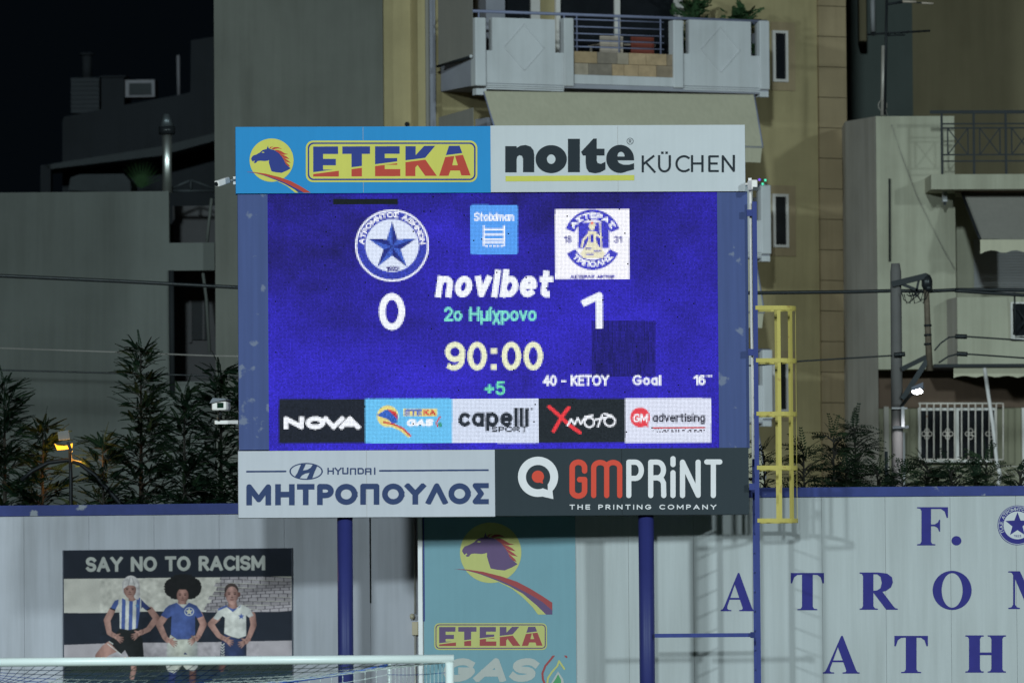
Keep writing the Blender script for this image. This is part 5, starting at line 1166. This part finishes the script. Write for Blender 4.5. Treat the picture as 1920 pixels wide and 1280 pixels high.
for k in range(7): a = 1690+k*5; m.tube([at(a, 548+4*math.sin(k), PY-.15), at(a+5, 562+8*math.sin(k*2.1), PY-.15), at(a+16, 560+9*math.cos(k*1.3), PY-.15), at(a+22, 545, PY-.15)], .010, M_blk, 4)
m.build('wire_tangle', up_)
m = MB(); m.pbox(Plane(at(1695, 800, PY), 0), (1690, 762, 1696, 800), .1, .2, M_shut); m.bar(at(1674, 801, PY-.15), at(1704, 800, PY-.15), .05, .05, M_drk); m.bar(at(1672, 765, PY-.15), at(1701, 765, PY-.15), .03, .03, M_shut); m.build('bracket', up_)
dp = thing('drop_post', at(1741, 700, PY-.05), 'slim weathered post hanging cables beside the concrete utility pole', 'post')
m = MB(); m.tube([at(1736, 520, PY-.1), at(1739, 600, PY-.1), at(1743, 695, PY-.1)], .045, mat('weathered_steel', alb(72,72,64,.8), .7, .3, 9), 10, r1=.06); m.build('shaft', dp)
m = MB()
for y in (608, 626, 643): m.tube([at(1739.5, y, PY-.1), at(1739.7, y+4, PY-.1)], .066, M_iron, 10)
m.ball(at(1738, 530, PY-.1), .10, .10, .16, M_blk); m.ball(at(1741, 540, PY-.15), .07, .08, .07, M_blk); m.build('clamps', dp)
# cables
def cable(pts, Y, r, label, mm=M_blk, sub=None):
    m = MB(); P_ = [at(x, y, Y) for x, y in pts]
    out = []
    for k in range(len(P_)-1):
        for j in range(6): out.append(P_[k].lerp(P_[k+1], j/6))
    out.append(P_[-1]); m.tube(out, r, mm, 6); o = m.build('power_cable', base=P_[len(P_)//2]); tag(o, label, 'cable', 'cables strung across the street')
    return o
cable([(-300, 506), (0, 517), (220, 527), (450, 539), (700, 546), (1100, 550), (1420, 549), (1600, 547), (1676, 545)], PY, .035, 'thick black power cable reaching the utility pole from the left')
cable([(1676, 545), (1740, 546), (1800, 543), (1920, 544), (2300, 552)], PY, .035, 'thick black power cable leaving the utility pole to the right, upper of the pair')
cable([(1790, 545), (1850, 549), (1920, 553.5), (2300, 575)], PY-.1, .032, 'thick black power cable leaving the pole to the right, lower of the pair')
cable([(-300, 686), (0, 693.5), (240, 700), (450, 706), (700, 705), (1100, 700), (1430, 684), (1500, 677), (1680, 666), (1694, 664.5)], PY-.05, .016, 'thin black wire passing behind the cypress tops to the utility pole')
cable([(-300, 642), (0, 652.5), (220, 660), (400, 667), (470, 668)], 20, .010, 'faint pale wire across the low grey building above the thin black wire', mat('pale_wire', alb(110,118,118,.8), .6, .1))
cable([(1752, 657), (1764, 643), (1779, 632.5), (1800, 630), (1920, 638), (2300, 662)], PY-.1, .016, 'thin wire with black sleeve crossing below the cream bay, upper one')
cable([(1760, 680), (1778, 668), (1795, 663.5), (1820, 664), (1920, 671), (2300, 695)], PY-.1, .016, 'thin wire with black sleeve crossing below the cream bay, lower one')
for (xa, ya, xb, yb_, lb_) in ((1676, 665.5, 1697, 663.5, 'black cable sleeve in front of the concrete pole'), (1791, 630.5, 1813, 631, 'black cable sleeve on the upper wire below the bay'), (1794, 663, 1814, 664, 'black cable sleeve on the lower wire below the bay')):
    m = MB(); a, b = at(xa, ya, PY-.14), at(xb, yb_, PY-.14); m.tube([a, a.lerp(b, .15), a.lerp(b, .85), b], .042, M_blk, 10); o = m.build('cable_sleeve', base=a); tag(o, lb_, 'cable sleeve', 'cable sleeves')
# white street lamp
st_ = thing('street_lamp', at(1712, 745, PY-.9), 'lit white street lamp head on an arm of the utility pole', 'street lamp')
m = MB(); m.tube([at(1691, 760, PY-.15), at(1705, 742, PY-.6), at(1730, 726, PY-1.1)], .03, M_drk, 8); m.build('arm', st_)
hd = Plane(at(1722, 730, PY-1.2), -15)
m = MB(); c = [hd.hit(1709, 733, -.1), hd.hit(1731, 727, -.1), hd.hit(1731, 727, .25), hd.hit(1709, 733, .25)]; d = Vector((0,0,.07)); m.hexa([c[3], c[2], c[1], c[0], c[3]+d, c[2]+d*1.4, c[1]+d*1.4, c[0]+d], mat('lamp_housing', alb(90,104,120,.8), .4, .1)); m.build('housing', st_)
M_wl = glow('white_lamp_glass', (.92, .97, 1), 30)
m = MB(); m.ball(hd.hit(1720, 733.5, .08), .09, .11, .048, M_wl, 14); m.build('lens', st_)
ll = bpy.data.lights.new('street_lamp_light', 'SPOT'); ll.spot_size = R(150); ll.spot_blend = .4; ll.energy = 240; ll.color = (.9, .96, 1); ll.shadow_soft_size = .1
lo_ = bpy.data.objects.new('street_lamp_light', ll); put(lo_); lo_.location = hd.hit(1719, 737, .0)
# orange lamp on the left
OY = 5.2
ol = thing('garden_lamp', at(132, 940, OY), 'glowing orange lamp on a slim dark pole among the dark trees', 'lamp')
b_ = ORG[ol]
m = MB(); m.tube([(b_.x, OY, 0), at(133, 900, OY), at(131, 836, OY)], .035, M_iron, 8, r1=.025); m.build('pole', ol)
M_ol_ = glow('sodium_glass', (1, .46, .03), 2.4)
prism(Plane(at(120, 835, OY-.1), 0), [(102, 831), (107, 834.5), (120, 835.5), (129, 834), (135.5, 830.5), (134.5, 839.5), (120, 842), (107, 843)], -.12, 0, M_ol_).build('lit_lens', ol)
m = MB(); m.bar(at(127, 828, OY-.12), at(134, 846, OY-.12), .05, .05, M_iron); m.build('bracket', ol)
prism(Plane(at(120, 815, OY+.02), 0), [(108, 809), (128, 806), (131, 823), (110, 825)], -.05, 0, mat('lamp_back', alb(70,80,84,.5), .5, .1)).build('housing', ol)
l2 = bpy.data.lights.new('garden_lamp_light', 'POINT'); l2.energy = 55; l2.color = (1, .42, .06); l2.shadow_soft_size = .12
lo2 = bpy.data.objects.new('garden_lamp_light', l2); put(lo2); lo2.location = at(146, 856, OY+.32)
hp = MB(); hp.tube([at(40, 900, OY+.1), at(60, 883, OY+.1), at(90, 867, OY+.1), at(125, 862, OY+.1), at(150, 869, OY+.1), at(180, 892, OY+.1), at(205, 920, OY+.1), at(226, 944, OY+.1), at(240, 965, OY+.1)], .035, M_iron, 8)
o = hp.build('arched_pipe', base=at(125, 862, OY+.1)); tag(o, 'black arched pipe bent over beneath the orange lamp', 'pipe')

# ================================================================== TREES
for (px, py, Y, rad, lean, seed, dens, lb_) in (
    (262, 622, 6.2, 1.15, .05, 3, 1.15, 'tallest slender dark cypress rising in front of the low grey building'),
    (345, 708, 5.8, 1.0, 0, 8, 1.0, 'dark bushy cypress just right of the tallest one'),
    (412, 662, 6.6, 1.0, .05, 12, 1.1, 'tall dark cypress behind the boxy camera arm'),
    (462, 690, 5.8, .9, 0, 17, .9, 'dark cypress half hidden by the scoreboard left edge'),
    (196, 800, 5.6, 1.0, -.1, 21, .9, 'short dark cypress lit orange beside the glowing lamp'),
    (72, 770, 5.9, 1.1, .25, 27, 1.0, 'dark leaning cypress left of the orange lamp'),
    (8, 690, 6.6, 1.15, 0, 33, 1.1, 'tall dark cypress at the left border of the photo')):
    p = at(px, py, Y); conifer((p.x, Y, 0), p.z-.27, rad, seed, lb_, lean=lean*.3, dens=dens)
for (px, py, Y, rad, seed, lb_) in (
    (1567, 806, 3.4, .75, 41, 'tallest pointed feathery shrub just right of the ladder cage'),
    (1618, 788, 3.8, .75, 43, 'tall feathery shrub beside the concrete pole'),
    (1512, 834, 3.2, .55, 47, 'small feathery shrub directly behind the cage bars'),
    (1660, 868, 3.3, .55, 49, 'low feathery shrub at the foot of the concrete pole'),
    (1735, 860, 3.5, .85, 53, 'feathery shrub in front of the barred window left half'),
    (1800, 868, 3.2, .85, 57, 'low wide feathery shrub under the barred window'),
    (1858, 852, 3.6, .85, 59, 'feathery shrub beside the bent pale pole'),
    (1592, 866, 3.0, .6, 71, 'low dark feathery shrub between the two tall ones'),
    (1700, 884, 3.0, .6, 73, 'very low feathery shrub just right of the concrete pole'),
    (1768, 876, 4.0, .7, 79, 'low feathery shrub below the middle of the barred window'),
    (1828, 884, 3.0, .6, 83, 'very low feathery shrub just left of the bent pale pole'),
    (1912, 868, 3.4, .8, 61, 'feathery shrub at the right border above the coping')):
    p = at(px, py, Y); feather((p.x, Y, 0), p.z-.12, rad, seed, lb_, bare=.40, n=95)
p = at(1440, 800, 4.2); t = feather((p.x+.05, 4.2, 0), at(1428, 846, 4.2).z, .5, 67, 'thin shrub with bare brown trunk seen behind the ladder', n=26, bare=.72)
# wire fence behind the shrubs
fe = thing('wire_fence', at(1660, 915, 4.6), 'thin chain link fence with slim post between shrubs and house', 'fence'); FP = Plane(at(1660, 880, 4.6), 0)
ORG[fe].z = 0; fe.location.z = 0
zf = FP.loc(1662, 846)[1]
for x in (1662, 1960): u = FP.loc(x, 880)[0]; m = MB(); m.tube([FP.w(u, 0), FP.w(u, zf)], .025, M_drk, 8); m.build('post', fe)
m = MB(); ua, ub = FP.loc(1662, 880)[0], FP.loc(1960, 880)[0]; z_lo = 3.0; s_ = .12
k = -12
while ua+k*s_ < ub:
    for sg in (1, -1):
        a = ua+k*s_; pts = []
        x0_, x1_ = (a, a+(zf-.25-z_lo)) if sg == 1 else (a+(zf-.25-z_lo), a)
        A_, B_ = (x0_, z_lo), (x1_, zf-.25)
        t0, t1 = 0., 1.
        for lo1, hi1 in ((ua, ub),):
            dx = B_[0]-A_[0]
            ta, tb = (lo1-A_[0])/dx, (hi1-A_[0])/dx; t0, t1 = max(t0, min(ta, tb)), min(t1, max(ta, tb))
        if t1 > t0: m.tube([FP.w(A_[0]+(B_[0]-A_[0])*t0, A_[1]+(B_[1]-A_[1])*t0, .004*sg), FP.w(A_[0]+(B_[0]-A_[0])*t1, A_[1]+(B_[1]-A_[1])*t1, .004*sg)], .0025, M_galv, 3, caps=False)
    k += 1
m.tube([FP.w(ua, zf-.25), FP.w(ub, zf-.25)], .006, M_galv, 5); m.build('mesh', fe)
